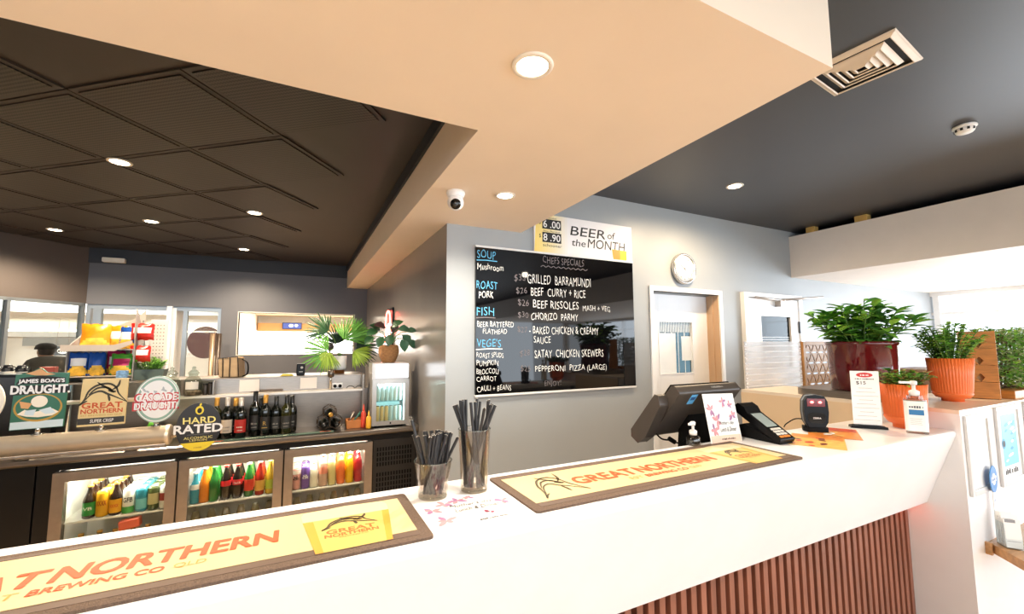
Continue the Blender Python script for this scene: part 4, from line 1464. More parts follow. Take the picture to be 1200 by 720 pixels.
# ---- beer of the month sign standing on the board's top rail
bm_ = thing('beer_sign', 'white and yellow beer of the month sign with two price displays above the black board', 'sign', (1.648, YW - 0.002, 2.3215))
W_, H_ = 1.01, 0.315
SIGNW = M('white_sign_print', '#e9e6e6', 0.5, var=0.02)
b = MB()
b.prism([(0, 0), (W_, 0), (W_, H_), (0.02, H_), (0, H_ - 0.02)], 'y', -0.012, 0)
b.obj('board', SIGNW, bm_)
e = MB(Matrix.Translation((0, -0.0122, 0)) @ STAND)
for k in range(14):
    x0 = k * 0.34 / 14
    e.flat([(x0, 0), (x0 + 0.34 / 14, 0), (x0 + 0.34 / 14, H_), (x0 + (0.02 if k == 0 else 0), H_)], 0.0003, k)
YG = []
for k in range(14):
    q = k / 13
    a, c = (0xf0, 0xd2, 0x72), (0xe9, 0xe6, 0xe6)
    YG.append(M('sign_yellow_%d' % k, '#%02x%02x%02x' % tuple(int(a[i] + (c[i] - a[i]) * q) for i in range(3)), 0.5, var=0.01))
e.obj('yellow_print', YG, bm_)
e = MB(Matrix.Translation((0, -0.0126, 0)) @ STAND)
for z0 in (0.195, 0.085):
    e.flat([(0.075, z0), (0.255, z0), (0.255, z0 + 0.082), (0.075, z0 + 0.082)], 0.0003, 0)
e.text('6 .00', 0.085, 0.245, 0.207, 0.265, 0.0008, 1, bold=0.01)
e.text('8 .90', 0.085, 0.245, 0.097, 0.155, 0.0008, 1, bold=0.01)
e.text('Member', 0.115, 0.215, 0.282, 0.296, 0.0005, 0)
e.text('Non Member', 0.085, 0.245, 0.171, 0.185, 0.0005, 0)
e.text('schooner', 0.08, 0.26, 0.050, 0.074, 0.0005, 0)
e.text('$', 0.045, 0.062, 0.225, 0.255, 0.0005, 0)
e.text('$', 0.045, 0.062, 0.115, 0.150, 0.0005, 0)
e.text('BEER', 0.345, 0.71, 0.172, 0.248, 0.0005, 0, bold=0.010, shear=0.12)
e.text('of', 0.735, 0.82, 0.180, 0.240, 0.0005, 0, bold=0.004, shear=0.12)
e.text('the', 0.36, 0.50, 0.082, 0.140, 0.0005, 0, bold=0.004, shear=0.12)
e.text('MONTH', 0.52, 0.93, 0.080, 0.160, 0.0005, 0, bold=0.002, shear=0.12)
e.obj('lettering', [INK, WPLAST], bm_)
e = MB(Matrix.Translation((0, -0.0131, 0)) @ STAND)
e.flat([(0.795, 0.005), (0.945, 0.005), (0.945, 0.088), (0.78, 0.092)], 0.0003, 0)
e.flat([(0.80, 0.005), (0.87, 0.005), (0.87, 0.088), (0.785, 0.090)], 0.0005, 1)
e.obj('beer_glass_print', [M('yellow_beer_print', '#f5b312', 0.4), M('orange_beer_print', '#e88a1c', 0.4), M('pale_pink_print', '#e9c9b0', 0.5)], bm_)

# ---- clock
ck = thing('wall_clock', 'round silver wall clock with a white face above the first white door', 'clock', (3.295, YW, 2.305))
cm = MB(Matrix.Rotation(PI / 2, 4, 'X'))
cm.lathe([(0.150, 0.0), (0.152, 0.03), (0.146, 0.044), (0.132, 0.044), (0.128, 0.030), (0, 0.030)], 40)
cm.obj('case', M('silver_clock_case', '#c9c8c6', 0.25, 0.8), ck)
MB(Matrix.Rotation(PI / 2, 4, 'X')).lathe([(0, 0.0312), (0.1275, 0.0312), (0.1275, 0.0302)], 40).obj('dial', M('clock_face', '#f2f1ec', 0.5), ck)
e = MB(Matrix.Translation((0, -0.0315, 0)) @ STAND)
for k in range(12):
    q = PI / 2 - k * PI / 6
    n_ = str(12 if k == 0 else k)
    x, y = 0.10 * math.cos(q), 0.10 * math.sin(q)
    e.text(n_, x - 0.006 * len(n_), x + 0.006 * len(n_), y - 0.009, y + 0.009, 0.0004, 0)
e.obj('numerals', M('clock_grey', '#6a6866', 0.5), ck)
h = MB(Matrix.Translation((0, -0.0325, 0)) @ STAND)
add_stroke(h, [(0.02 * math.cos(-0.6), 0.02 * math.sin(-0.6)), (-0.06, 0.035)], 0.007, 0.0004)
add_stroke(h, [(0.01, -0.02), (-0.022, 0.085)], 0.005, 0.0008)
h.disc(0, 0, 0.008, 0.008, 0.0012)
h.obj('hands', INK, ck)

# ================================================================== THE BACK BAR
KY, KT = 3.65, 0.91        # front edge and height of the stainless worktop
BB = 4.00                  # plane of the stainless splashback
fridge = thing('bar_fridge', 'long black under-counter bar fridge with three glass doors and a vent grille', 'fridge', (0, 0, 0))
FB = M('black_fridge_enamel', '#0d0d0f', 0.3, var=0.1)
FI = M('fridge_liner', '#e8e6e0', 0.4)
FX = [(-1.316, -0.704), (-0.694, -0.074), (-0.063, 0.561)]
FY0, FY1 = 3.69, 4.14
body = MB()
body.box(-1.40, 0.925, FY0, FY1, 0.815, 0.86).box(-1.40, 0.925, FY0, FY1, 0, 0.08).box(-1.40, 0.925, FY1, FY1 + 0.03, 0, 0.86)
for a, b_ in ((-1.40, -1.30), (-0.71, -0.688), (-0.08, -0.057), (0.547, 0.925)):
    body.box(a, b_, FY0, FY1, 0.08, 0.815)
body.obj('cabinet_body', FB, fridge)
li = MB()
for (a, b_) in FX:
    li.box(a + 0.03, b_ - 0.03, FY1 - 0.012, FY1 - 0.002, 0.09, 0.80).box(a + 0.025, a + 0.032, FY0 + 0.01, FY1 - 0.012, 0.09, 0.80)
    li.box(b_ - 0.032, b_ - 0.025, FY0 + 0.01, FY1 - 0.012, 0.09, 0.80)
li.obj('liner', FI, fridge)
DOORLAB = ('brushed frame of the left door', 'brushed frame of the middle door', 'brushed frame of the right door')
LED = M('fridge_led_glow', '#fff6dc', 0.5, emit=3.0, var=0.0)
FGL = GLASS('fridge_door_glass', '#f6f6f0', 0.05)
SHZ = 0.490
for (a, b_), lab in zip(FX, DOORLAB):
    d = MB()
    k, z0, z1 = 0.058, 0.09, 0.808
    y0, y1 = FY0 - 0.038, FY0 - 0.002
    # mitred frame
    for q in (((a, z0), (a, z1), (a + k, z1 - k), (a + k, z0 + k)), ((b_, z0), (b_, z1), (b_ - k, z1 - k), (b_ - k, z0 + k)),
              ((a, z1), (b_, z1), (b_ - k, z1 - k), (a + k, z1 - k)), ((a, z0), (b_, z0), (b_ - k, z0 + k), (a + k, z0 + k))):
        d.prism(q, 'y', y0, y1)
    do = d.obj('door', ALU, fridge, bevel=0.003)
    do['label'] = lab
    MB().box(a + k, b_ - k, y0 + 0.016, y0 + 0.021, z0 + k, z1 - k).obj('door_glass', FGL, do)
    s = MB()
    s.box(a + 0.036, b_ - 0.036, FY0 + 0.02, FY0 + 0.026, SHZ - 0.012, SHZ)
    s.box(a + 0.036, b_ - 0.036, FY1 - 0.03, FY1 - 0.024, SHZ - 0.012, SHZ)
    n = 34
    for i in range(n):
        x = a + 0.042 + (b_ - a - 0.084) * i / (n - 1)
        s.box(x - 0.002, x + 0.002, FY0 + 0.016, FY1 - 0.024, SHZ - 0.0045, SHZ)
    s.obj('wire_shelf', M('white_wire', '#f2f0ea', 0.4), fridge)
    MB().box(a + 0.06, b_ - 0.06, FY0 + 0.012, FY0 + 0.03, 0.788, 0.797).obj('light_strip', LED, fridge)
    p = MB().box(a + 0.034, a + 0.05, FY0 + 0.03, FY0 + 0.036, 0.09, 0.80).box(b_ - 0.05, b_ - 0.034, FY0 + 0.03, FY0 + 0.036, 0.09, 0.80)
    p.obj('shelf_post', STEEL, fridge)
    area('fridge_lamp', ((a + b_) / 2, FY0 + 0.06, 0.782), (0, 0.35, -1), 0.45, 0.05, 4.5, (1, 0.96, 0.84))
vg = MB()
for r in range(9):
    for c in range(13):
        if r in (4,):
            continue
        x, z = 0.60 + c * 0.0225, 0.40 + r * 0.040
        vg.box(x, x + 0.012, FY0 - 0.009, FY0 - 0.006, z, z + 0.030)
MB().box(0.575, 0.920, FY0 - 0.006, FY0 - 0.0005, 0.09, 0.808).obj('vent_panel', M('dark_vent_panel', '#231f1d', 0.45), fridge)
vg.obj('vent_slots', BLACKM, fridge)

wt = thing('steel_worktop', 'long stainless steel worktop of the back bar over the glass-door fridges', 'worktop', (0, 0, 0))
MB().prism([(KY, 0.862), (KY - 0.012, 0.875), (KY - 0.012, 0.90), (KY, KT), (BB + 0.12, KT), (BB + 0.12, 0.8605), (KY + 0.02, 0.8605)], 'x', -4.0, 0.9295).obj('top', STEEL, wt, bevel=0.002)
MB().box(-4.0, -1.405, KY + 0.03, BB + 0.1, 0, 0.86).obj('black_front_panel', FB, wt)

gan = thing('steel_gantry', 'stainless steel splashback with a middle and an upper shelf behind the wine bottles', 'shelf', (0, 0, 0))
MB().box(-0.86, 0.90, BB, BB + 0.012, KT + 0.0003, 1.205).box(-0.56, 0.50, BB, BB + 0.012, 1.2142, 1.3178).obj('splashback', STEEL, gan)
MB().prism([(BB - 0.125, 1.198), (BB - 0.125, 1.214), (BB - 0.0002, 1.214), (BB - 0.0002, 1.206), (BB - 0.12, 1.206)], 'x', -1.45, 0.50).obj('middle_shelf', M('white_steel_edge', '#d8cfc2', 0.3, 0.6), gan)
MB().box(-1.50, 0.53, BB + 0.0125, BB + 0.40, 1.318, 1.332).box(-0.56, 0.53, BB - 0.016, BB + 0.0123, 1.318, 1.330).obj('top_shelf', STEEL, gan, bevel=0.002)
MB().box(0.502, 0.512, BB - 0.12, BB - 0.0002, 0.911, 1.332).box(-0.566, -0.560, BB - 0.10, BB - 0.0002, 1.2145, 1.317).box(-1.50, 0.512, BB + 0.36, BB + 0.372, 0, 1.3178).obj('end_panel', STEEL, gan)
MID, TOP = 1.2142, 1.3322
pa = M('pale_notice_paper', '#e6ddd4', 0.6)
for (x0, x1, z0, z1, lab) in [(-0.405, -0.27, 1.222, 1.316, 'paper notice taped to the steel splashback beside the tan bag'),
                              (0.022, 0.148, 1.226, 1.316, 'paper notice taped to the steel splashback by the palm')]:
    tag(MB().box(x0, x1, BB - 0.0165 - 0.003, BB - 0.0165, z0, z1).obj('paper_notice', pa), lab, 'paper')
tag(MB().box(-0.33, -0.10, BB - 0.014, BB - 0.0005, 1.2144, 1.232).obj('knife_rack', M('taupe_strip', '#6a5a4c', 0.4), bevel=0.003), 'dark taupe strip lying along the middle steel shelf by the tan bag', 'strip')
ol = thing('power_outlet', 'white double power outlet with two black plugs above the middle steel shelf', 'power outlet', (0.31, BB - 0.0002, 1.238))
MB().box(-0.042, 0.042, -0.012, 0, -0.022, 0.024).obj('plate', WPLAST, ol, bevel=0.003)
for x in (-0.020, 0.020):
    MB().lathe([(0, 0.0), (0.014, 0.0), (0.013, 0.022), (0, 0.024)], 14, T=Matrix.Translation((x, -0.0122, -0.002)) @ Matrix.Rotation(PI / 2, 4, 'X')).obj('plug', BLACKM, ol)

# ---- wine bottles on the worktop
DARKB = M('dark_wine_glass', '#0c0f0b', 0.08, var=0.2, spec=0.7)
OLIVEB = M('olive_wine_glass', '#2a2b10', 0.08, var=0.3, spec=0.7)


def wine(x, y, h, glass, cap, labcol, bandcol, txt, label):
    t = thing('wine_bottle', label, 'bottle', (x, y, KT + 0.0008), group='wine bottles on the back bar')
    r = 0.037
    MB().lathe([(0, 0.003), (r * 0.8, 0), (r, 0.006), (r, h * 0.60), (r * 0.86, h * 0.68), (r * 0.45, h * 0.755), (0.0145, h * 0.80), (0.0145, h * 0.985), (0, h * 0.985)], 24).obj('bottle_body', glass, t)
    MB().shell([(0.0158, h * 0.80), (0.0160, h), (0.012, h + 0.001), (0, h + 0.001)], 18).obj('capsule', cap, t)
    a = MB()
    a.lathe([(r + 0.0006, h * 0.15), (r + 0.0006, h * 0.47)], 16, a0=-PI / 2 - 1.25, a1=-PI / 2 + 1.25)
    a.obj('bottle_label', labcol, t)
    b = MB(Matrix.Translation((0, -(r + 0.0012), 0)) @ STAND)
    b.box(-0.018, 0.018, h * 0.20, h * 0.215, 0, 0.0004, 0)
    if txt == 'R':
        b.text(txt, -0.010, 0.010, h * 0.27, h * 0.36, 0.0002, 0)
    else:
        scrib(b, -0.020, 0.020, h * 0.27, h * 0.31, 0.0002, 0, int(x * 1000))
    b.obj('lettering', bandcol, t)


CREAML, REDL, DKL, GRL = M('cream_wine_label', '#d9cbb8', 0.6), M('red_wine_label', '#b32a22', 0.5), M('black_wine_label', '#191716', 0.5), M('charcoal_wine_label', '#2b2a28', 0.5)
SILVC, GOLDC, BLKC = M('silver_capsule', '#cfc8c0', 0.3, 0.5), M('gold_capsule', '#b98a3c', 0.35, 0.5), M('black_capsule', '#101010', 0.3)
GREYT = M('grey_label_print', '#8c857c', 0.5)
for row in [(-0.519, 3.800, 0.292, OLIVEB, GOLDC, GRL, GOLDP, 'SHIRAZ', 'olive wine bottle with a gold cap, half hidden behind the round black badge'),
            (-0.449, 3.770, 0.292, DARKB, SILVC, CREAML, GREYT, 'PINOT', 'wine bottle with a cream label and silver cap, beside the red-labelled one'),
            (-0.362, 3.745, 0.288, DARKB, SILVC, REDL, CREAML, 'Merlot', 'wine bottle with a red label and silver cap'),
            (-0.276, 3.780, 0.330, DARKB, BLKC, DKL, GREYT, 'RESERVE', 'tall black-capped wine bottle between the red-labelled and gold-lettered ones'),
            (-0.207, 3.765, 0.300, DARKB, GOLDC, DKL, GOLDP, 'R', 'dark wine bottle with a gold cap and gold letter on its label'),
            (-0.137, 3.785, 0.285, DARKB, BLKC, GRL, GREYT, 'CABERNET', 'straight dark wine bottle with a charcoal label, beside the gold-lettered one'),
            (-0.066, 3.765, 0.292, OLIVEB, BLKC, GRL, GREYT, 'MALBEC', 'olive-glass wine bottle with a black cap, closest to the wire rack'),
            (-0.030, 3.835, 0.280, DARKB, BLKC, DKL, GREYT, 'SYRAH', 'dark wine bottle half hidden behind the olive black-capped one'),
            (-0.242, 3.835, 0.275, DARKB, BLKC, DKL, GREYT, 'SYRAH', 'dark wine bottle half hidden behind the tall black-capped one'),
            (-0.405, 3.835, 0.278, DARKB, GOLDC, DKL, GREYT, 'ROSSO', 'dark wine bottle behind the cream and red labelled ones')]:
    wine(*row)

# ---- green drip mat, wine rack, cutlery box
gm = thing('drip_mat', 'narrow dark green bar mat with pale lettering along the front of the steel worktop', 'bar mat', (-0.13, 3.645, KT + 0.0006))
MB().box(-0.44, 0.40, 0.002, 0.072, 0, 0.005).obj('mat_base', M('dark_green_mat', '#3f564b', 0.7, var=0.2, scale=60), gm)
e = MB()
scrib(e, -0.06, 0.0, 0.046, 0.062, 0.0062, 0, 21)
scrib(e, -0.19, 0.12, 0.016, 0.034, 0.0062, 0, 22)
e.flat([(-0.42, 0.01), (-0.32, 0.01), (-0.32, 0.03), (-0.42, 0.03)], 0.0058, 1)
e.flat([(0.30, 0.03), (0.38, 0.03), (0.38, 0.05), (0.30, 0.05)], 0.0058, 1)
e.obj('lettering', [M('pale_green_print', '#cfd6b8', 0.6), ORANGE], gm)

rk = thing('wine_rack', 'small black wire wine rack of hexagon cells on the steel worktop', 'rack', (0.245, 3.83, KT + 0.001))
wr = MB()
HR = 0.052
HW = HR * math.sqrt(3)
cells = [(-HW / 2, HR + 0.004), (HW / 2, HR + 0.004), (0, HR + 0.004 + 1.5 * HR)]
for (cx, cz) in cells:
    for y in (-0.07, 0.07):
        wr.tube([(cx + HR * math.cos(PI / 2 + k * PI / 3), y, cz + HR * math.sin(PI / 2 + k * PI / 3)) for k in range(6)], 0.0035, 6, closed=True)
    for k in range(6):
        q = PI / 2 + k * PI / 3
        wr.tube([(cx + HR * math.cos(q), -0.07, cz + HR * math.sin(q)), (cx + HR * math.cos(q), 0.07, cz + HR * math.sin(q))], 0.003, 5)
wr.obj('wire_frame', M('bronze_wire', '#5a4a3a', 0.35, 0.7), rk)
for i, (cx, cz) in enumerate(cells):
    o = thing('wine_bottle', ('wine bottle lying in the lower cell nearest the bottles of the wire rack', 'wine bottle lying in the lower cell nearest the orange box of the wire rack', 'wine bottle lying in the top cell of the wire rack')[i],
              'bottle', (0.245 + cx, 3.83, KT + 0.001 + cz - 0.0055), group='bottles lying in the wire rack')
    o.rotation_euler = (PI / 2, 0, 0)
    r = 0.0355
    MB().lathe([(0, -0.13), (r, -0.13), (r, 0.05), (r * 0.5, 0.09), (0.0145, 0.105), (0.0145, 0.15)], 20).obj('bottle_body', DARKB, o)
    MB().lathe([(0.0155, 0.11), (0.0158, 0.165), (0, 0.166)], 16).obj('capsule', (BLKC, BLKC, GOLDC)[i], o)

bxo = thing('cutlery_box', 'small open orange timber box of bar tools beside the wire wine rack', 'box', (0.435, 3.80, KT + 0.0008))
b = MB()
b.box(-0.065, 0.065, -0.06, 0.08, 0, 0.006).box(-0.065, 0.065, -0.06, -0.052, 0.006, 0.065).box(-0.065, 0.065, 0.072, 0.08, 0.006, 0.065)
b.box(-0.065, -0.057, -0.052, 0.072, 0.006, 0.065).box(0.057, 0.065, -0.052, 0.072, 0.006, 0.065)
b.obj('box_walls', M('orange_timber', '#b9733a', 0.5, var=0.2), bxo, bevel=0.002)
for k, (dx, dy, ang, ln_, m_, lab) in enumerate([(-0.02, 0.0, 0.7, 0.14, M('green_handle', '#2f6a5c', 0.4), 'bar knife with a dark green handle leaning in the orange box'),
                                                 (0.01, 0.02, 1.0, 0.15, BLACK, 'black-handled tongs leaning in the orange box'),
                                                 (-0.03, 0.03, 0.4, 0.12, ALU, 'steel bar spoon leaning in the orange box')]):
    o = MB(Matrix.Rotation(ang, 4, 'Y'))
    o.tube([(0, 0, 0), (0, 0, ln_ * 0.5), (0, 0, ln_)], [0.004, 0.007, 0.009], 8)
    tag(o.obj('bar_tool', m_, loc=(0.435 + dx - 0.02, 3.80 + dy, KT + 0.012)), lab, 'bar tool')
for (x, y, col, hh, lab) in [(0.497, 3.705, '#c4402c', 0.19, 'red sauce bottle with a pointed tip between the orange box and the small fridge'),
                             (0.530, 3.652, '#e0a32a', 0.14, 'yellow sauce bottle pressed against the side of the small fridge')]:
    t = thing('sauce_bottle', lab, 'bottle', (x, y + 0.03, KT + 0.0008))
    c = M('sauce_' + lab[:3], col, 0.4)
    MB().lathe([(0, 0), (0.019, 0), (0.020, 0.01), (0.020, hh * 0.62), (0.012, hh * 0.70), (0, hh * 0.70)], 18).obj('bottle_body', c, t)
    MB().lathe([(0.010, hh * 0.70), (0.009, hh * 0.74), (0.003, hh), (0, hh)], 14).obj('nozzle', c, t)

# ---- small counter-top fridge
cf = thing('countertop_fridge', 'small silver counter-top fridge with a lit white header and lit shelves of cans', 'fridge', (0.700, 3.69, KT + 0.0008), rz=math.radians(-2))
FS = M('silver_fridge_enamel', '#a9a6a4', 0.35, 0.5)
b = MB()
w2, dp, hh = 0.148, 0.28, 0.52
b.box(-w2, w2, 0, dp, 0.015, 0.03).box(-w2, w2, 0, dp, 0.372, 0.39).box(-w2, -w2 + 0.018, 0, dp, 0.03, 0.372).box(w2 - 0.018, w2, 0, dp, 0.03, 0.372)
b.box(-w2 + 0.018, w2 - 0.018, dp - 0.015, dp, 0.03, 0.372)
b.prism([(0.0, 0.39), (dp, 0.39), (dp, hh), (0.015, hh)], 'x', -w2, w2)
b.obj('cabinet_body', FS, cf)
fe = MB()
for x in (-0.11, 0.11):
    for y in (0.03, 0.24):
        fe.lathe([(0.012, 0), (0.014, 0.015)], 12, c=(x, y, 0))
fe.obj('feet', BLACKM, cf)
d = MB()
k = 0.034
for q in (((-w2, 0.016), (-w2, 0.385), (-w2 + k, 0.385 - k), (-w2 + k, 0.016 + k)), ((w2, 0.016), (w2, 0.385), (w2 - k, 0.385 - k), (w2 - k, 0.016 + k)),
          ((-w2, 0.385), (w2, 0.385), (w2 - k, 0.385 - k), (-w2 + k, 0.385 - k)), ((-w2, 0.016), (w2, 0.016), (w2 - k, 0.016 + k), (-w2 + k, 0.016 + k))):
    d.prism(q, 'y', -0.03, -0.002)
do = d.obj('door', M('pale_silver_frame', '#b9b6b2', 0.3, 0.6), cf, bevel=0.003)
MB().box(-w2 + k, w2 - k, -0.016, -0.012, 0.016 + k, 0.385 - k).obj('door_glass', FGL, do)
MB().box(-0.006, 0.006, -0.034, -0.03, 0.026, 0.04).obj('lock', BLACK, do)
HDR = M('lit_header_glow', '#eef6ff', 0.4, emit=1.7, var=0.02)
MB().box(-0.118, 0.146, -0.006, 0.014, 0.402, 0.510).obj('lit_header', HDR, cf)
MB().box(-0.13, 0.13, 0.02, 0.26, 0.200, 0.205).obj('inner_shelf', GLASS('fridge_shelf_glass', '#dff2f2', 0.3), cf)
MB().box(0.112, 0.122, 0.012, 0.022, 0.05, 0.36).obj('light_tube', M('cold_tube_glow', '#d6f4ff', 0.5, emit=8.0, var=0.0), cf)
MB().box(-0.12, 0.12, 0.262, 0.264, 0.035, 0.365).obj('back_liner', M('pale_aqua_liner', '#cfe8ea', 0.5), cf)
ll = area('countertop_fridge_lamp', (0.70, 3.74, KT + 0.36), (0, 0.5, -1), 0.2, 0.04, 1.6, (0.82, 0.95, 1.0))


# ---- cans and bottles: makers used for all fridges
def can(name, label, loc, base, r=0.031, h=0.122, band=None, txt=None, tcol=None, group=None, lidcol=None, bandz=(0.25, 0.8)):
    t = thing(name, label, 'can', loc, group=group)
    MB().lathe([(r * 0.82, 0), (r, 0.008), (r, h - 0.014), (r * 0.86, h - 0.003), (r * 0.84, h - 0.003)], 20).obj('can_body', base, t)
    MB().lathe([(r * 0.86, h - 0.0032), (r * 0.88, h), (r * 0.80, h - 0.001), (r * 0.78, h - 0.004), (0, h - 0.004)], 20).obj('can_lid', lidcol or CHROME, t)
    if band is not None:
        MB().lathe([(r + 0.0005, h * bandz[0]), (r + 0.0005, h * bandz[1])], 14, a0=-PI / 2 - 1.2, a1=-PI / 2 + 1.2).obj('can_label', band, t)
    if txt:
        b = MB()
        vv, ff, bb = textmesh(txt, 0.02, 0.0, 1.0)
        sx = r * 1.55 / (bb[1] - bb[0])
        sz = h * 0.2 / (bb[3] - bb[2])
        b.add([((r + 0.0011) * math.sin((p[0] - (bb[0] + bb[1]) / 2) * sx / r), -(r + 0.0011) * math.cos((p[0] - (bb[0] + bb[1]) / 2) * sx / r), h * 0.45 + (p[1] - bb[2]) * sz) for p in vv], ff)
        b.obj('lettering', tcol or INK, t)
    return t


def stubby(name, label, loc, glass, h=0.19, r=0.031, lab=None, cap=None, txt=None, tcol=None, group=None, shoulder=0.58, lz=(0.12, 0.45), fill=None):
    t = thing(name, label, 'bottle', loc, group=group)
    MB().lathe([(r * 0.85, 0), (r, 0.006), (r, h * shoulder * 0.9), (r * 0.9, h * shoulder), (r * 0.5, h * (shoulder + 0.2)), (0.013, h * 0.88), (0.0135, h * 0.955)], 20).obj('bottle_body', glass, t)
    MB().lathe([(0.0150, h * 0.94), (0.0152, h * 0.995), (0.010, h), (0, h)], 16).obj('cap', cap or GOLDC, t)
    if lab is not None:
        MB().lathe([(r + 0.0006, h * lz[0]), (r + 0.0006, h * lz[1])], 16, a0=-PI / 2 - 1.3, a1=-PI / 2 + 1.3).obj('bottle_label', lab, t)
    if txt:
        b = MB()
        vv, ff, bb = textmesh(txt, 0.02, 0.0, 1.0)
        sx = r * 1.35 / (bb[1] - bb[0])
        sz = h * (0.10 if len(txt) < 5 else 0.06) / (bb[3] - bb[2])
        b.add([((r + 0.0012) * math.sin((p[0] - (bb[0] + bb[1]) / 2) * sx / r), -(r + 0.0012) * math.cos((p[0] - (bb[0] + bb[1]) / 2) * sx / r), h * (lz[0] + lz[1]) / 2 - h * 0.04 + (p[1] - bb[2]) * sz) for p in vv], ff)
        b.obj('lettering', tcol or INK, t)
    return t


def clr(name, h):
    return M(name, h, 0.3, var=0.05)


def glassy(name, h):
    return M(name, h, 0.08, var=0.1, spec=0.7, trans=0.25)


SY0 = FY0 + 0.062
SHT = SHZ + 0.0003
# left bay
BROWNG, GREENG = glassy('brown_beer_glass', '#2a1608'), glassy('green_beer_glass', '#1c4a22')
left = [
    (-1.165, lambda lab, g, p: stubby('beer_bottle', lab, p, BROWNG, 0.20, 0.033, clr('green_beer_label', '#1f8a3c'), GOLDC, 'VB', PAPER, g, 0.6, (0.10, 0.50)), 'brown beer bottle with a green label', 'beer bottle'),
    (-1.100, lambda lab, g, p: can('beer_can', lab, p, clr('gold_can', '#d9a21b'), 0.033, 0.158, None, 'XXXX', clr('dark_red_print', '#8a2416'), g), 'gold beer can', 'can'),
    (-1.035, lambda lab, g, p: stubby('beer_bottle', lab, p, BROWNG, 0.20, 0.033, clr('gold_beer_label', '#e6a524'), GOLDC, 'XXXX', RED, g, 0.6, (0.08, 0.50)), 'brown beer bottle with a gold label', 'beer bottle'),
    (-0.968, lambda lab, g, p: can('beer_can', lab, p, clr('white_can', '#eef0ec'), 0.033, 0.158, clr('green_can_band', '#3f9a46'), 'GFB', INK, g, bandz=(0.02, 0.28)), 'white and green beer can', 'can'),
    (-0.903, lambda lab, g, p: can('beer_can', lab, p, clr('teal_can', '#2f8aa0'), 0.032, 0.150, clr('pale_teal_band', '#74c3cc'), None, None, g, bandz=(0.12, 0.55)), 'teal beer can with a pale band', 'can'),
    (-0.840, lambda lab, g, p: can('beer_can', lab, p, clr('olive_can', '#4c5a2c'), 0.032, 0.150, clr('cream_can_oval', '#c9c08c'), None, None, g, bandz=(0.25, 0.72)), 'olive and cream beer can', 'can'),
    (-0.778, lambda lab, g, p: can('beer_can', lab, p, clr('pale_can', '#dfe2dc'), 0.031, 0.150, clr('red_can_oval', '#a8423c'), None, None, g, bandz=(0.35, 0.68)), 'pale beer can with a red label', 'can'),
]
for (x, mk, d_, kind) in left:
    f0 = mk(d_ + ', first in its file, beer bay', 'beers in the beer bay of the fridge', (x, SY0, SHT))
    for r_ in range(1, 4):
        dup(f0, (x + 0.001 * r_, SY0 + 0.078 * r_, SHT), label='%s, %s in its file, beer bay' % (d_, ('', 'second', 'third', 'fourth')[r_]))
# middle bay
TEALD, ORD, GRD = glassy('blue_soft_drink', '#38a6c2'), glassy('orange_soft_drink', '#ee8a1e'), glassy('green_soft_drink', '#2b7a33')
COLA, REDD, YELD = glassy('cola', '#1c0c08'), glassy('red_cordial', '#b3271e'), glassy('lemon_drink', '#e8bf3a')
RCAP = clr('red_cap', '#c8241f')
mid = [
    (-0.613, lambda lab, g, p: stubby('soft_drink_bottle', lab, p, TEALD, 0.21, 0.029, PAPER, WPLAST, None, None, g, 0.55, (0.45, 0.62)), 'blue soft drink bottle'),
    (-0.558, lambda lab, g, p: stubby('soft_drink_bottle', lab, p, ORD, 0.235, 0.032, None, WPLAST, None, None, g, 0.6), 'orange soft drink bottle'),
    (-0.503, lambda lab, g, p: stubby('soft_drink_bottle', lab, p, GRD, 0.235, 0.031, None, clr('green_cap', '#35a03c'), None, None, g, 0.6), 'green lemonade bottle'),
    (-0.432, lambda lab, g, p: stubby('cola_bottle', lab, p, COLA, 0.235, 0.032, clr('red_cola_label', '#c8202a'), RCAP, None, None, g, 0.62, (0.40, 0.56)), 'cola bottle with a plain red label'),
    (-0.362, lambda lab, g, p: stubby('cola_bottle', lab, p, COLA, 0.235, 0.032, clr('red_cola_label2', '#c8202a'), RCAP, 'Coca-Cola', PAPER, g, 0.62, (0.40, 0.56)), 'cola bottle with white script on its red label'),
    (-0.290, lambda lab, g, p: stubby('soft_drink_bottle', lab, p, GRD, 0.235, 0.031, clr('red_ale_label', '#c43a2c'), WPLAST, None, None, g, 0.62, (0.18, 0.52)), 'green bottle with a broad red label'),
    (-0.222, lambda lab, g, p: stubby('soft_drink_bottle', lab, p, REDD, 0.24, 0.031, clr('cream_red_label', '#d8a04c'), WPLAST, None, None, g, 0.62, (0.14, 0.44)), 'red cordial bottle with a cream label'),
    (-0.155, lambda lab, g, p: stubby('soft_drink_bottle', lab, p, YELD, 0.235, 0.031, clr('lime_label', '#b5c23c'), clr('lime_cap', '#cfe05a'), None, None, g, 0.62, (0.16, 0.44)), 'yellow lemon drink bottle with a lime label'),
]
for (x, mk, d_) in mid:
    f0 = mk(d_ + ', first in its file, soft drink bay', 'soft drinks in the middle bay of the fridge', (x, SY0, SHT))
    for r_ in range(1, 3):
        dup(f0, (x + 0.001 * r_, SY0 + 0.078 * r_, SHT), label='%s, %s in its file, soft drink bay' % (d_, ('', 'second', 'third')[r_]))
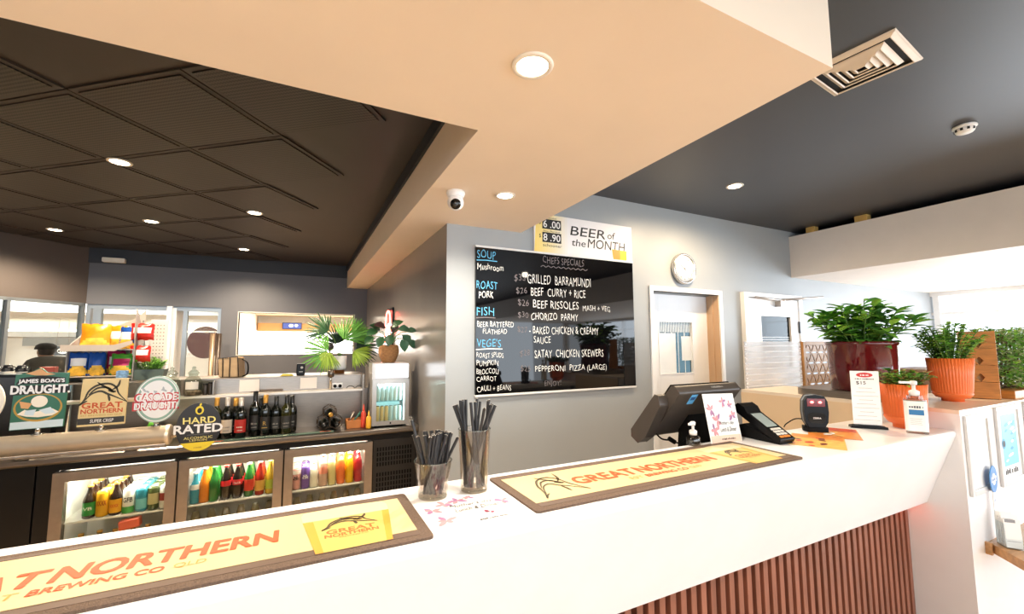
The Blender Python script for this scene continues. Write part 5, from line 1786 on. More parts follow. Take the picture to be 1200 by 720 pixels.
# right bay
right = [
    (0.020, lambda lab, g, p: can('slim_can', lab, p, clr('pink_can', '#d99a92'), 0.029, 0.16, clr('white_can_top', '#efe6e0'), '&', INK, g, bandz=(0.72, 0.88)), 'pink can marked with an ampersand', 'can'),
    (0.083, lambda lab, g, p: can('slim_can', lab, p, clr('purple_can', '#6a4a9c'), 0.031, 0.165, None, '&', PAPER, g), 'purple can marked with an ampersand', 'can'),
    (0.140, lambda lab, g, p: stubby('spirit_bottle', lab, p, clr('white_bottle', '#ece8d8'), 0.19, 0.029, None, WPLAST, None, None, g, 0.7), 'white mixer bottle', 'bottle'),
    (0.207, lambda lab, g, p: stubby('spirit_bottle', lab, p, glassy('pale_pink_drink', '#ecc4b2'), 0.235, 0.031, clr('coral_label', '#e8907a'), clr('rose_cap', '#e6c2a8'), None, None, g, 0.72, (0.40, 0.62)), 'pale pink bottle with a coral label', 'bottle'),
    (0.272, lambda lab, g, p: stubby('spirit_bottle', lab, p, glassy('pale_yellow_drink', '#efe2a0'), 0.235, 0.029, None, WPLAST, None, None, g, 0.72), 'pale yellow bottle with a white cap', 'bottle'),
    (0.336, lambda lab, g, p: stubby('spirit_bottle', lab, p, clr('orange_bottle', '#e8743a'), 0.235, 0.030, None, WPLAST, None, None, g, 0.72), 'bright orange bottle with a white cap', 'bottle'),
    (0.401, lambda lab, g, p: stubby('spirit_bottle', lab, p, clr('yellow_bottle', '#f0bb18'), 0.235, 0.030, None, WPLAST, None, None, g, 0.72), 'golden yellow bottle with a white cap', 'bottle'),
    (0.467, lambda lab, g, p: stubby('spirit_bottle', lab, p, clr('red_bottle', '#b8202c'), 0.235, 0.030, None, WPLAST, None, None, g, 0.72), 'deep red bottle with a white cap', 'bottle'),
]
for (x, mk, d_, kind) in right:
    f0 = mk(d_ + ', first in its file, bay by the vent', 'mixed drinks in the bay by the vent', (x, SY0, SHT))
    for r_ in range(1, 3):
        dup(f0, (x + 0.001 * r_, SY0 + 0.075 * r_, SHT), label='%s, %s in its file, bay by the vent' % (d_, ('', 'second', 'third')[r_]))
# lower decks, only the tops of which show over the bar
n_ = 0
for bay, (x0, x1, nm) in enumerate(((-1.20, -0.78, 'beer'), (-0.605, -0.155, 'soft drink'), (0.03, 0.47, 'mixed drink'))):
    first = None
    for k in range(6):
        x = x0 + (x1 - x0) * k / 5
        lab = 'bottle on the bottom deck of the %s bay, only its neck showing' % nm
        if first is None:
            if bay == 0:
                first = stubby('beer_bottle', lab, (x, SY0 + 0.02, 0.0905), GREENG, 0.30, 0.033, None, GOLDC, None, None, 'bottles on the bottom deck, %s bay' % nm, 0.6)
            else:
                first = stubby('jar_bottle', lab, (x, SY0 + 0.02, 0.0905), glassy('amber_jar_glass', '#7a6a48'), 0.315, 0.036, None, clr('brass_lid', '#b59a62'), None, None, 'bottles on the bottom deck, %s bay' % nm, 0.85)
        else:
            dup(first, (x, SY0 + 0.02 + 0.02 * (k % 2), 0.0905))
tag(MB().box(-0.055, 0.055, -0.03, 0.03, 0, 0.06).obj('drink_carton', clr('coral_carton', '#e2654a'), loc=(-0.945, SY0 - 0.02, 0.395), rot=(0, -0.12, 0), bevel=0.01, seg=3),
    'coral red packet propped under the wire shelf of the beer bay', 'packet')
# small fridge contents
LC = [clr('silver_blue_can', '#b9dbe0'), clr('cream_can', '#d9c48c'), clr('pale_aqua_can', '#d6eef0')]
for zi, z in enumerate((0.0305, 0.2055)):
    first = None
    for k in range(6):
        x = -0.095 + 0.036 * k
        m_ = LC[1] if (zi == 0 and k < 3) else LC[0] if k < 4 else LC[2]
        p = Matrix.Rotation(math.radians(-2), 4, 'Z') @ Vector((x, 0.05, 0))
        lab = ('slim can on the upper lit shelf of the small silver fridge', 'slim can on the lower lit shelf of the small silver fridge')[1 - zi]
        can('slim_can', lab, (0.70 + p.x, 3.69 + p.y, KT + 0.0008 + z), m_, 0.0165, 0.135 + 0.005 * zi, group='cans on the %s shelf of the small fridge' % ('lower', 'upper')[zi])

# ---- plants
pt = thing('palm_plant', 'fan-leaved palm in a white pot on a copper saucer on the steel shelf', 'potted plant', (0.335, 4.19, TOP + 0.0003))
MB().lathe([(0.045, 0), (0.048, 0.03), (0.052, 0.03), (0, 0.03)], 24).obj('saucer', M('copper_saucer', '#b0713c', 0.4, 0.4), pt)
MB().lathe([(0.052, 0.0302), (0.060, 0.05), (0.063, 0.155), (0.058, 0.155), (0.056, 0.14), (0, 0.138)], 30).obj('pot', WPLAST, pt)
fo, stm = MB(), MB()
rr = random.Random(9)
CAM = Vector((0, 0, 1.58))


def fan(center, normal, upv, R_, n, spread, mi):
    """a fan palm leaf: narrow blades radiating from the end of the stalk"""
    nrm = Vector(normal).normalized()
    u = Vector(upv)
    u = (u - nrm * u.dot(nrm)).normalized()
    s_ = nrm.cross(u)
    for k in range(n):
        a = -spread / 2 + spread * k / (n - 1)
        d = u * math.cos(a) + s_ * math.sin(a) + nrm * rr.uniform(-0.12, 0.12)
        L_ = R_ * (0.82 + 0.25 * math.cos(a * 0.8)) * rr.uniform(0.9, 1.05)
        fo.leaf(Vector(center) + d * 0.01, d, nrm, L_, 0.0165, rr.uniform(0.05, 0.45), mi)


org = Vector((0, 0, 0.14))
for (cx, cy, cz, R_, up, mi, sp_) in [(-0.10, -0.02, 0.37, 0.20, (-0.75, 0, 0.55), 2, 2.1), (0.03, -0.04, 0.30, 0.22, (0.5, 0, 0.85), 0, 2.3), (-0.10, -0.10, 0.20, 0.20, (-1, 0, 0.12), 0, 2.8),
                                      (-0.10, -0.12, 0.20, 0.155, (-0.25, 0, -1), 1, 1.9), (0.11, -0.05, 0.20, 0.14, (0.8, 0, -0.6), 1, 1.9), (0.14, 0.03, 0.24, 0.19, (1, 0, -0.1), 3, 2.4),
                                      (-0.02, 0.02, 0.26, 0.18, (-0.2, 0, 1), 3, 2.2), (0.10, 0.0, 0.33, 0.17, (0.8, 0, 0.5), 0, 1.9)]:
    c_ = Vector((cx, cy, cz))
    stm.tube(curve([org, (org + c_) / 2 + Vector((0, 0, 0.05)), c_], 5), 0.0035, 5)
    fan(c_, (-0.05 + rr.uniform(-0.2, 0.2), -1, 0.35), up, R_ * 1.1, 17, sp_, mi)
fo.obj('foliage', [GREEN1, M('lime_palm_leaf', '#9ab838', 0.45, var=0.25), GREEN3, M('deep_palm_leaf', '#1f3a26', 0.5, var=0.3)], pt, recalc=False)
stm.obj('stems', STEM, pt)

mo = thing('monstera_plant', 'dark-leaved plant in a woven basket on top of the small silver fridge', 'potted plant', (0.705, 3.83, KT + 0.5215))
BSK = M('woven_basket', '#a9784a', 0.8, var=0.3, scale=60, bump=0.9, bscale=150, stretch=(1, 1, 3))
b = MB()
n = 60
prof = [(0.052, 0)] + [(0.056 + 0.030 * math.sin(j / 9 * 2.4) + (0.0015 if j % 2 else 0), 0.012 + j * 0.0155) for j in range(10)] + [(0.064, 0.155), (0.060, 0.14), (0, 0.135)]
b.lathe(prof, 36)
b.obj('basket', BSK, mo)
fo, stm = MB(), MB()
rr = random.Random(31)
org = Vector((0, 0, 0.14))
for (x, y, z, L_, dx, dz, mi) in [(-0.10, -0.03, 0.27, 0.085, -1, -0.1, 0), (-0.13, 0.0, 0.22, 0.08, -0.9, -0.5, 0), (-0.04, -0.05, 0.30, 0.09, -0.6, 0.3, 2), (0.02, -0.04, 0.31, 0.085, 0.4, 0.4, 0),
                                  (0.07, -0.03, 0.29, 0.09, 0.8, 0.1, 1), (0.11, -0.03, 0.24, 0.095, 0.6, -0.6, 1), (0.10, -0.06, 0.20, 0.09, 0.3, -0.9, 1), (0.15, -0.02, 0.27, 0.075, 0.9, 0.3, 1),
                                  (0.17, 0.0, 0.20, 0.08, 0.7, -0.8, 1), (-0.06, -0.06, 0.22, 0.08, -0.5, -0.7, 0), (0.0, -0.07, 0.24, 0.085, -0.2, -0.6, 0), (0.04, 0.04, 0.26, 0.08, 0.2, 0.8, 2), (-0.07, 0.05, 0.28, 0.085, -0.7, 0.6, 0)]:
    c_ = Vector((x, y, z))
    stm.tube(curve([org, (org + c_) / 2 + Vector((0, 0, 0.04)), c_], 5), 0.003, 5)
    fo.leaf(c_, (dx, -0.35, dz), (0, -0.7, 0.7), L_ * 1.15, L_ * 1.0, 0.35, mi, tip=0.05)
fo.obj('foliage', [GREEN3, M('sea_green_leaf', '#4c7a5e', 0.4, var=0.25), M('red_tinged_leaf', '#4a3030', 0.45, var=0.3)], mo, recalc=False)
stm.obj('stems', STEM, mo)

# red and white neon on the side wall behind the plant
ne = thing('neon_sign', 'small red neon sign glowing on the grey side wall behind the basket plant', 'neon sign', (0.9305, 4.95, 1.72))
NR = M('red_neon_glow', '#ff5a4c', 0.4, emit=9.0, var=0.0)
NW = M('white_neon_glow', '#e9f4ff', 0.4, emit=9.0, var=0.0)
b = MB()
b.tube([(-0.035, 0.13 * math.cos(q), 0.12 + 0.13 * math.sin(q)) for q in [PI * k / 12 for k in range(13)]], 0.009, 8)
b.tube([(-0.035, 0.13, 0.12), (-0.035, 0.13, -0.30)], 0.009, 8)
b.tube([(-0.035, -0.13, 0.12), (-0.035, -0.13, -0.02)], 0.009, 8)
b.obj('red_tube', NR, ne)
MB().tube([(-0.035, 0.05, 0.08), (-0.035, 0.05, -0.18)], 0.009, 8).tube([(-0.035, -0.05, 0.10), (-0.035, -0.03, 0.0)], 0.011, 8).obj('white_tube', NW, ne)
MB().box(-0.02, -0.0005, -0.16, 0.16, -0.34, 0.28).obj('backing', BLACK, ne)

# ---- things on the upper steel shelf and the middle shelf
bg = thing('cooler_bag', 'tan insulated bag with black trim and handles on the steel shelf', 'bag', (-0.475, 4.10, TOP + 0.0003), rz=-0.15)
TAN = M('tan_bag_fabric', '#b99a74', 0.7, var=0.12, scale=20)
b = MB()
b.add([(-0.075, -0.05, 0), (0.06, -0.05, 0), (0.085, 0.06, 0), (-0.06, 0.06, 0), (-0.085, -0.05, 0.15), (0.05, -0.055, 0.165), (0.075, 0.05, 0.16), (-0.06, 0.05, 0.15)],
      [(0, 1, 2, 3), (4, 5, 6, 7), (0, 1, 5, 4), (1, 2, 6, 5), (2, 3, 7, 6), (3, 0, 4, 7)])
b.obj('bag_body', TAN, bg, bevel=0.01, seg=3)
b = MB()
for (p0, p1) in (((-0.045, -0.054, 0.003), (-0.05, -0.056, 0.157)), ((0.0, -0.054, 0.003), (0.0, -0.057, 0.160)), ((0.063, -0.05, 0.003), (0.052, -0.054, 0.163))):
    b.tube([p0, p1], 0.0035, 6)
b.tube(curve([(-0.084, -0.051, 0.15), (-0.01, -0.056, 0.157), (0.05, -0.055, 0.165)], 4), 0.003, 6)
b.tube(curve([(0.072, 0.0, 0.14), (0.115, -0.02, 0.11), (0.12, -0.03, 0.03), (0.085, -0.02, 0.006)], 6), 0.006, 6)
b.obj('black_trim', BLACKM, bg)
sk = thing('speaker_dock', 'small black square box with a pale dial on the steel shelf, under the mirror opening', 'speaker', (0.022, 4.05, TOP + 0.0003))
MB().box(-0.032, 0.032, -0.03, 0.03, 0, 0.098).obj('box_body', BLACK, sk, bevel=0.008, seg=3)
e = MB(Matrix.Translation((0, -0.0302, 0)) @ STAND)
e.disc(0.008, 0.066, 0.010, 0.010, 0.0004, 0, 16)
e.box(-0.012, 0.016, 0.028, 0.034, 0.0002, 0.0005, 0)
e.obj('dial', M('pale_grey_mark', '#a9a6a0', 0.5), sk)
tag(MB().prism([(-0.05, 0), (0.05, 0), (0.04, 0.012), (-0.03, 0.016)], 'y', -0.02, 0.02).obj('yellow_cloth', M('yellow_cloth', '#d9c24a', 0.8), loc=(-0.08, 4.05, TOP + 0.0003), bevel=0.004),
    'small yellow cloth on the steel shelf beside the black box', 'cloth')
gd_ = thing('pepper_mill', 'steel and glass pepper mill standing on the middle steel shelf', 'pepper mill', (0.252, BB - 0.068, MID + 0.0003))
MB().lathe([(0.010, 0), (0.009, 0.09), (0.008, 0.10)], 16).obj('stem', CHROME, gd_)
MB().lathe([(0.018, 0.10), (0.026, 0.108), (0.026, 0.155), (0.018, 0.165), (0, 0.168)], 20).obj('grinder_head', M('dark_steel', '#7a7268', 0.25, 0.9), gd_)
sgl = tag(MB().tube([(-0.045 + 0.03 * math.cos(q * PI / 8), 0, 0.018 * math.sin(q * PI / 8)) for q in range(9)], 0.003, 6).tube([(0.03 + 0.03 * math.cos(q * PI / 8), 0, 0.018 * math.sin(q * PI / 8)) for q in range(9)], 0.003, 6)
          .tube([(-0.015, 0, 0), (0.0, 0, 0.003)], 0.003, 6).obj('spectacles', BLACKM, loc=(0.455, BB - 0.06, MID + 0.0035)),
          'dark spectacles lying on the middle steel shelf beside the power outlet', 'spectacles')
JG = GLASS('jar_glass', '#e6ece8', 0.3)
for i, (x, lab) in enumerate([(-0.822, 'swing-top glass jar with a paper label, behind the round white badge'), (-0.692, 'swing-top glass jar with a paper label, beside the dark canisters')]):
    t = thing('glass_jar', lab, 'jar', (x, BB - 0.068, MID + 0.0004), group='glass jars on the middle shelf')
    MB().lathe([(0.048, 0), (0.056, 0.008), (0.056, 0.105), (0.046, 0.13), (0.030, 0.142), (0.030, 0.16)], 26).obj('jar_body', JG, t)
    MB().lathe([(0.034, 0.160), (0.036, 0.172), (0.022, 0.186), (0.010, 0.194), (0.014, 0.205), (0.008, 0.215), (0, 0.215)], 20).obj('lid', JG, t)
    MB().lathe([(0.0568, 0.05), (0.0568, 0.105)], 14, a0=-PI / 2 - 0.75, a1=-PI / 2 + 0.75).obj('jar_label', M('pale_jar_label', '#e4ded4', 0.6), t)
    MB().lathe([(0, 0.003), (0.05, 0.003), (0.05, 0.035), (0, 0.035)], 20).obj('jar_contents', M('dark_jar_contents', '#5a4630', 0.6, var=0.4, scale=60), t)
for k, (x, hh) in enumerate([(-0.618, 0.085), (-0.585, 0.095)]):
    t = thing('canister', ('slim dark canister standing against the swing-top jar', 'slim dark canister at the end of the steel splashback')[k], 'canister', (x, BB - 0.06, MID + 0.0003))
    MB().lathe([(0.0145, 0), (0.0155, 0.003), (0.0155, hh - 0.012), (0.014, hh - 0.010)], 16).obj('canister_body', M('dark_brown_canister', '#2a211c', 0.4), t)
    MB().lathe([(0.016, hh - 0.010), (0.016, hh), (0, hh)], 16).obj('lid', BLACK, t)

# ================================================================== BEER FONT AND BADGES
GOLDM = M('pale_gold_metal', '#f0dfc6', 0.38, 0.7, var=0.05, scale=8)
ft = thing('beer_font', 'long polished cylinder of the beer font lying over the steel worktop', 'beer tap', (0, 3.56, 1.005))
prof = [(0.0, -3.2), (0.060, -3.2), (0.060, -0.76), (0.064, -0.755), (0.064, -0.735), (0.058, -0.728), (0.0, -0.728)]
MB(Matrix.Rotation(PI / 2, 4, 'Y')).lathe(prof, 40).obj('barrel', GOLDM, ft)
fp = MB()
for x in (-0.95, -1.45, -1.95, -2.5):
    fp.box(x - 0.03, x + 0.03, 0.075, 0.135, -0.0945, -0.02)
    fp.box(x - 0.02, x + 0.02, 0.02, 0.10, -0.03, 0.0)
fp.obj('support_leg', CHROME, ft)
MB().box(-3.0, -0.74, -0.066, -0.055, -0.062, -0.045).obj('drip_rail', ALU, ft, bevel=0.004)
MB().tube([(-0.735, -0.01, -0.02), (-0.69, -0.04, 0.0), (-0.60, -0.055, 0.05)], 0.014, 10).obj('end_arm', CHROME, ft)


def badge(name, label, x, y, zb, outline, base_mat, stem_h, rx=0.0, rz=0.0):
    t = thing('tap_badge', label, 'tap badge', (x, y, zb), rz=rz)
    MB().prism(outline, 'y', 0.0, 0.014).obj('plate', base_mat, t, bevel=0.002)
    if stem_h:
        MB().cyl((0, 0.012, -stem_h), (0, 0.012, 0.03), 0.012, 12).cyl((0, 0.012, -stem_h), (0, 0.012, -stem_h + 0.012), 0.028, 16).obj('stem', CHROME, t)
    return t, Matrix.Translation((0, -0.0002, 0)) @ STAND


DKG = M('bottle_green_print', '#2c6a52', 0.4, var=0.1)
PALEB = M('pale_blue_print', '#cfe0e6', 0.4)
CREAMP = M('cream_print', '#f3ead8', 0.4)
TANP = M('tan_print', '#d8a066', 0.4)
# green draught badge
ol_ = [(-0.118, 0.0), (0.112, 0.005), (0.118, 0.325), (0.02, 0.33), (0.0, 0.352), (-0.012, 0.358), (-0.03, 0.346), (-0.045, 0.335), (-0.11, 0.318)]
t, TB_ = badge('b', 'square green draught beer badge with a mountain peak and an oval picture', -1.362, 3.545, 1.098, ol_, DKG, 0.04)
e = MB(TB_)
e.flat([(-0.115, 0.003), (0.110, 0.008), (0.111, 0.05), (-0.115, 0.045)], 0.0004, 0)
e.disc(-0.003, 0.125, 0.105, 0.082, 0.0006, 2)
e.disc(-0.003, 0.128, 0.096, 0.073, 0.0009, 1)
e.flat([(-0.09, 0.09), (-0.05, 0.075), (0.0, 0.068), (0.06, 0.075), (0.088, 0.095), (0.06, 0.115), (-0.02, 0.10), (-0.06, 0.115)], 0.0013, 3)
e.disc(0.0, 0.160, 0.036, 0.034, 0.0014, 3, 20)
e.flat([(-0.085, 0.165), (-0.03, 0.15), (-0.045, 0.12), (-0.075, 0.125)], 0.0015, 4)
e.flat([(0.0, 0.11), (0.05, 0.125), (0.075, 0.09), (0.03, 0.085)], 0.0016, 0)
e.flat([(-0.055, 0.11), (-0.01, 0.115), (-0.02, 0.08), (-0.06, 0.085)], 0.0017, 0)
e.flat([(-0.07, 0.325), (-0.035, 0.338), (-0.008, 0.354), (0.018, 0.330), (0.06, 0.318), (0.02, 0.312), (-0.03, 0.314)], 0.0006, 4)
e.obj('picture', [PALEB, DKG, GOLDP, CREAMP, TANP], t)
e = MB(TB_)
e.flat([(-0.108, 0.262), (-0.09, 0.300), (0.0, 0.312), (0.105, 0.296), (0.106, 0.262)], 0.0008, 1)
e.text('JAMES BOAG\'S', -0.096, 0.102, 0.264, 0.292, 0.0016, 0, bold=0.05)
e.flat([(-0.122, 0.200), (0.128, 0.208), (0.128, 0.252), (-0.118, 0.258)], 0.0009, 1)
e.text('DRAUGHT.', -0.124, 0.128, 0.208, 0.255, 0.0020, 0, bold=0.06)
e.obj('lettering', [WPLAST, INK], t)
# tan great northern badge
ol_ = [(-0.112, 0.0), (0.112, 0.004), (0.116, 0.288), (0.02, 0.288), (-0.10, 0.290)]
TANB = M('tan_badge_print', '#e0c68c', 0.45, var=0.04)
t, TB_ = badge('b', 'tan square beer badge with a drawing of a leaping marlin', -1.078, 3.545, 1.092, ol_, TANB, 0.035)
e = MB(TB_)
marlin(e, -0.108, 0.118, 0.125, 0.275, 0.0008, 0, wd=0.055)
e.obj('marlin_drawing', M('dark_olive_ink', '#3a3220', 0.5), t)
e = MB(TB_)
e.text('GREAT', -0.095, 0.095, 0.110, 0.142, 0.0009, 0, bold=0.05)
e.text('NORTHERN', -0.098, 0.098, 0.078, 0.104, 0.0009, 0, bold=0.05)
e.text('EST BREWING CO QLD', -0.096, 0.096, 0.060, 0.071, 0.0006, 1, bold=0.006)
e.flat([(-0.110, 0.012), (0.110, 0.016), (0.110, 0.052), (-0.110, 0.050)], 0.0005, 2)
e.text('SUPER CRISP', -0.052, 0.058, 0.022, 0.042, 0.0012, 3, bold=0.012, shear=0.12)
e.obj('lettering', [M('burnt_orange_print', '#c8501f', 0.5), GOLDP, M('charcoal_print', '#33302c', 0.5), PAPER], t)
# round white cascade badge
t, TB_ = badge('b', 'round white draught beer badge with red-edged lettering and a pale green rim', -0.805, 3.53, 1.092, ell(0, 0.148, 0.116, 0.148, 44), M('pale_sage_print', '#a9c2b4', 0.4), 0.03)
e = MB(TB_)
e.disc(0, 0.148, 0.110, 0.142, 0.0004, 1, 44)
e.disc(0, 0.148, 0.104, 0.136, 0.0007, 2, 44)
e.disc(0, 0.148, 0.092, 0.120, 0.0010, 0, 44)
r = random.Random(5)
for k in range(16):
    petal_shape(e, -0.07 + k * 0.009, 0.185 + 0.01 * r.random(), r.uniform(0.3, 2.8), r.uniform(0.02, 0.04), 0.012, 0.0012 + 0.00003 * k, 3 if k % 2 else 0)
e.obj('picture', [WPLAST, PAPER, M('sage_print', '#8fb0a0', 0.4), M('pale_grey_print', '#aeb4b8', 0.5)], t)
e = MB(TB_)
e.text('CASCADE', -0.115, 0.107, 0.133, 0.186, 0.0018, 1, bold=0.07)
e.text('CASCADE', -0.108, 0.100, 0.139, 0.180, 0.0022, 0, bold=0.035)
e.text('DRAUGHT.', -0.121, 0.113, 0.081, 0.134, 0.0018, 1, bold=0.07)
e.text('DRAUGHT.', -0.114, 0.106, 0.087, 0.128, 0.0022, 0, bold=0.035)
e.obj('lettering', [WPLAST, M('crimson_print', '#c2363c', 0.5)], t)
# round black hard rated badge
t, TB_ = badge('b', 'round black alcoholic lemon badge with yellow trim at the end of the beer font', -0.568, 3.475, 0.898, ell(0, 0.155, 0.122, 0.155, 48), M('charcoal_badge_print', '#2b2a2b', 0.4), 0)
MB().cyl((0, 0.014, 0.15), (0, 0.06, 0.15), 0.014, 12).obj('stem', CHROME, t)
YEL = M('lemon_print', '#ead13a', 0.45)
e = MB(TB_)
low = [(x, z) for x, z in ell(0, 0.155, 0.121, 0.154, 90) if z < 0.062]
low.sort()
e.flat(low, 0.0005, 0)
e.disc(0.0, 0.262, 0.023, 0.028, 0.0005, 0, 24).disc(0.0, 0.260, 0.013, 0.017, 0.0009, 1, 20)
petal_shape(e, 0.0, 0.288, 1.2, 0.022, 0.012, 0.0006, 0)
e.obj('lemon_picture', [YEL, INK], t)
e = MB(TB_)
e.text('HARD', -0.086, 0.090, 0.178, 0.218, 0.0010, 0, bold=0.03, shear=-0.04)
e.text('RATED', -0.130, 0.130, 0.118, 0.170, 0.0012, 1, bold=0.05)
e.text('ALCOHOLIC', -0.076, 0.078, 0.078, 0.094, 0.0010, 0, bold=0.006)
e.text('LEMON', -0.045, 0.048, 0.064, 0.075, 0.0010, 0, bold=0.004)
scrib(e, -0.02, 0.02, 0.018, 0.028, 0.0010, 2, 31)
e.box(-0.06, 0.06, 0.106, 0.1075, 0.0006, 0.0009, 3)
e.obj('lettering', [M('pale_lemon_print', '#f2e48a', 0.5), WPLAST, GOLDP, M('ash_print', '#8a8a8a', 0.5)], t)
# badge cut by the picture's left edge
t, TB_ = badge('b', 'plain white oval tap badge beside the square green badge', -1.625, 3.545, 1.13, ell(0, 0.14, 0.115, 0.14, 40), M('ivory_badge', '#f1ead9', 0.4), 0.05)
e = MB(TB_)
e.disc(0, 0.14, 0.098, 0.12, 0.0006, 0, 36)
e.obj('badge_print', M('warm_white_print', '#faf4e6', 0.4), t)

# ================================================================== BEHIND THE FONT
# black round-shouldered machine with cups on top
mc = thing('coffee_machine', 'black coffee machine with rounded top corners behind the green beer badge', 'coffee machine', (-1.98, 4.18, KT + 0.0008))
pf = [(-0.55, 0), (0.47, 0), (0.47, 0.36), (0.46, 0.42), (0.42, 0.462), (0.34, 0.478), (-0.55, 0.492)]
MB().prism(pf, 'y', 0.0, 0.13).obj('machine_body', BLACK, mc, bevel=0.015, seg=3)
MB().prism([(p[0] * 0.96 - 0.005, p[1] * 0.95 + 0.005) for p in pf], 'y', -0.006, -0.0002).obj('front_panel', M('charcoal_enamel', '#1d1b1a', 0.25), mc)
MB().tube(curve([(0.05, -0.012, 0.30), (0.0, -0.03, 0.36), (-0.10, -0.03, 0.37), (-0.16, -0.02, 0.22)], 6), 0.008, 8).obj('steam_pipe', ALU, mc)
first = None
for k in range(11):
    x = -2.42 + k * 0.068
    if first is None:
        first = thing('coffee_cup', 'small dark cup upside down in the row on top of the black coffee machine', 'cup', (x, 4.25, KT + 0.4945), group='cups on the coffee machine')
        MB().lathe([(0.030, 0), (0.030, 0.012), (0.027, 0.03), (0.020, 0.05), (0, 0.052)], 20).obj('cup_body', M('black_glazed_cup', '#17191d', 0.15), first)
        MB().tube([(0.028 + 0.012 * math.sin(q * PI / 6), 0, 0.012 + 0.028 * (q / 6)) for q in range(7)], 0.003, 6).obj('handle', MC['black_glazed_cup'], first)
        MB().shell([(0.0305, 0.0), (0.0308, 0.006)], 20).obj('rim', M('pale_cup_rim', '#c9c6c0', 0.3), first)
    else:
        dup(first, (x, 4.25, KT + 0.4945 - 0.004 * max(0, k - 9)))
tag(MB().box(-0.04, 0.04, -0.03, 0.03, 0, 0.05).obj('tea_box', M('dark_red_box', '#8e3a2c', 0.5), loc=(-1.60, 4.25, KT + 0.477), bevel=0.003),
    'dark red box on the shoulder of the black coffee machine', 'box')
bwn = thing('timber_caddy', 'brown timber caddy of drink bottles low behind the round white badge', 'caddy', (-0.98, 3.80, KT + 0.0008))
b = MB()
b.box(-0.16, 0.12, -0.06, 0.06, 0, 0.10)
b.obj('caddy_box', M('brown_caddy_timber', '#6b4428', 0.5, var=0.2), bwn, bevel=0.004)
MB().box(-0.165, 0.125, -0.064, 0.064, 0.10, 0.108).obj('caddy_rim', M('dark_caddy_rim', '#3a2618', 0.5), bwn)
gt = thing('lime_bottle', 'small green cone-shaped squeeze bottle between the tan badge and the round white badge', 'bottle', (-0.865, 3.68, KT + 0.0008))
LIM = M('lime_plastic', '#5aa82c', 0.4)
MB().lathe([(0.026, 0), (0.030, 0.01), (0.026, 0.09), (0.016, 0.15), (0.010, 0.165), (0, 0.165)], 18).obj('bottle_body', LIM, gt)
MB().lathe([(0.010, 0.1652), (0.007, 0.19), (0, 0.192)], 14).obj('cap', LIM, gt)

# ---- snack stand
STG = M('warm_grey_card', '#b3a79b', 0.6, var=0.04)
STG2 = M('mid_grey_card', '#8f8a86', 0.6, var=0.04)
ss = thing('snack_stand', 'grey cardboard snack stand with a curved top holding bags of chips on two shelves', 'stand', (0, 0, 0))
b = MB()
SXL, SXR, SYF, SYB = -1.455, -1.085, 4.08, 4.32
side = [(SYF, TOP + 0.0004), (SYF, 1.60), (SYF - 0.01, 1.69), (SYF, 1.85), (SYF + 0.012, 1.86), (SYB, 1.60), (SYB, TOP + 0.0004)]
b.prism(side, 'x', SXR - 0.006, SXR)
b.obj('side_panel', STG2, ss)
b = MB()
b.prism([(SYF, TOP + 0.0004), (SYF, 1.58), (SYB - 0.05, 1.66), (SYB, 1.70), (SYB, TOP + 0.0004)], 'x', SXL, SXL + 0.006)
b.obj('side_panel', STG2, ss)
cv = curve([(SXL - 0.0, 1.655, 0), (SXL + 0.07, 1.69, 0), (SXL + 0.14, 1.725, 0), (SXL + 0.22, 1.755, 0), (SXL + 0.30, 1.80, 0), (SXR - 0.008, 1.87, 0)], 5)
MB().prism([(p[0], p[1]) for p in cv] + [(SXR - 0.007, TOP + 0.001), (SXL + 0.007, TOP + 0.001)], 'y', SYB - 0.008, SYB).obj('back_panel', STG, ss)
sh = MB()
for z in (1.365, 1.555):
    sh.box(SXL + 0.007, SXR - 0.007, SYF - 0.03, SYB - 0.009, z, z + 0.006)
sh.obj('shelf', STG, ss)
lip = MB()
lip.prism([(SXL - 0.02, 1.548), (SXR - 0.10, 1.548), (SXR - 0.007, 1.60), (SXR - 0.007, 1.625), (SXR - 0.11, 1.592), (SXL - 0.02, 1.592)], 'y', SYF - 0.04, SYF - 0.032)
lip.obj('front_lip', STG, ss)
pg = thing('peg_strip', 'white perforated display strip standing beside the snack stand, holding two red packs', 'display strip', (-1.0, 4.30, TOP + 0.0004))
pl_ = MB().box(-0.055, 0.055, 0, 0.012, 0, 0.46)
pl_.obj('strip', M('white_perforated_steel', '#cfcac4', 0.4), pg)
hl = MB(Matrix.Translation((0, -0.0004, 0)) @ STAND)
for r_ in range(14):
    for c in range(4):
        hl.disc(-0.03 + c * 0.02, 0.05 + r_ * 0.028, 0.004, 0.004, 0.0004, 0, 10)
hl.obj('holes', M('hole_dark', '#5a5550', 0.7), pg)
MB().tube([(-0.06, 0.0, 0.415), (-0.06, -0.16, 0.415), (-0.06, -0.165, 0.44)], 0.004, 6).tube([(-0.06, 0.0, 0.25), (-0.06, -0.16, 0.25), (-0.06, -0.165, 0.265)], 0.004, 6).obj('hook', CHROME, pg)


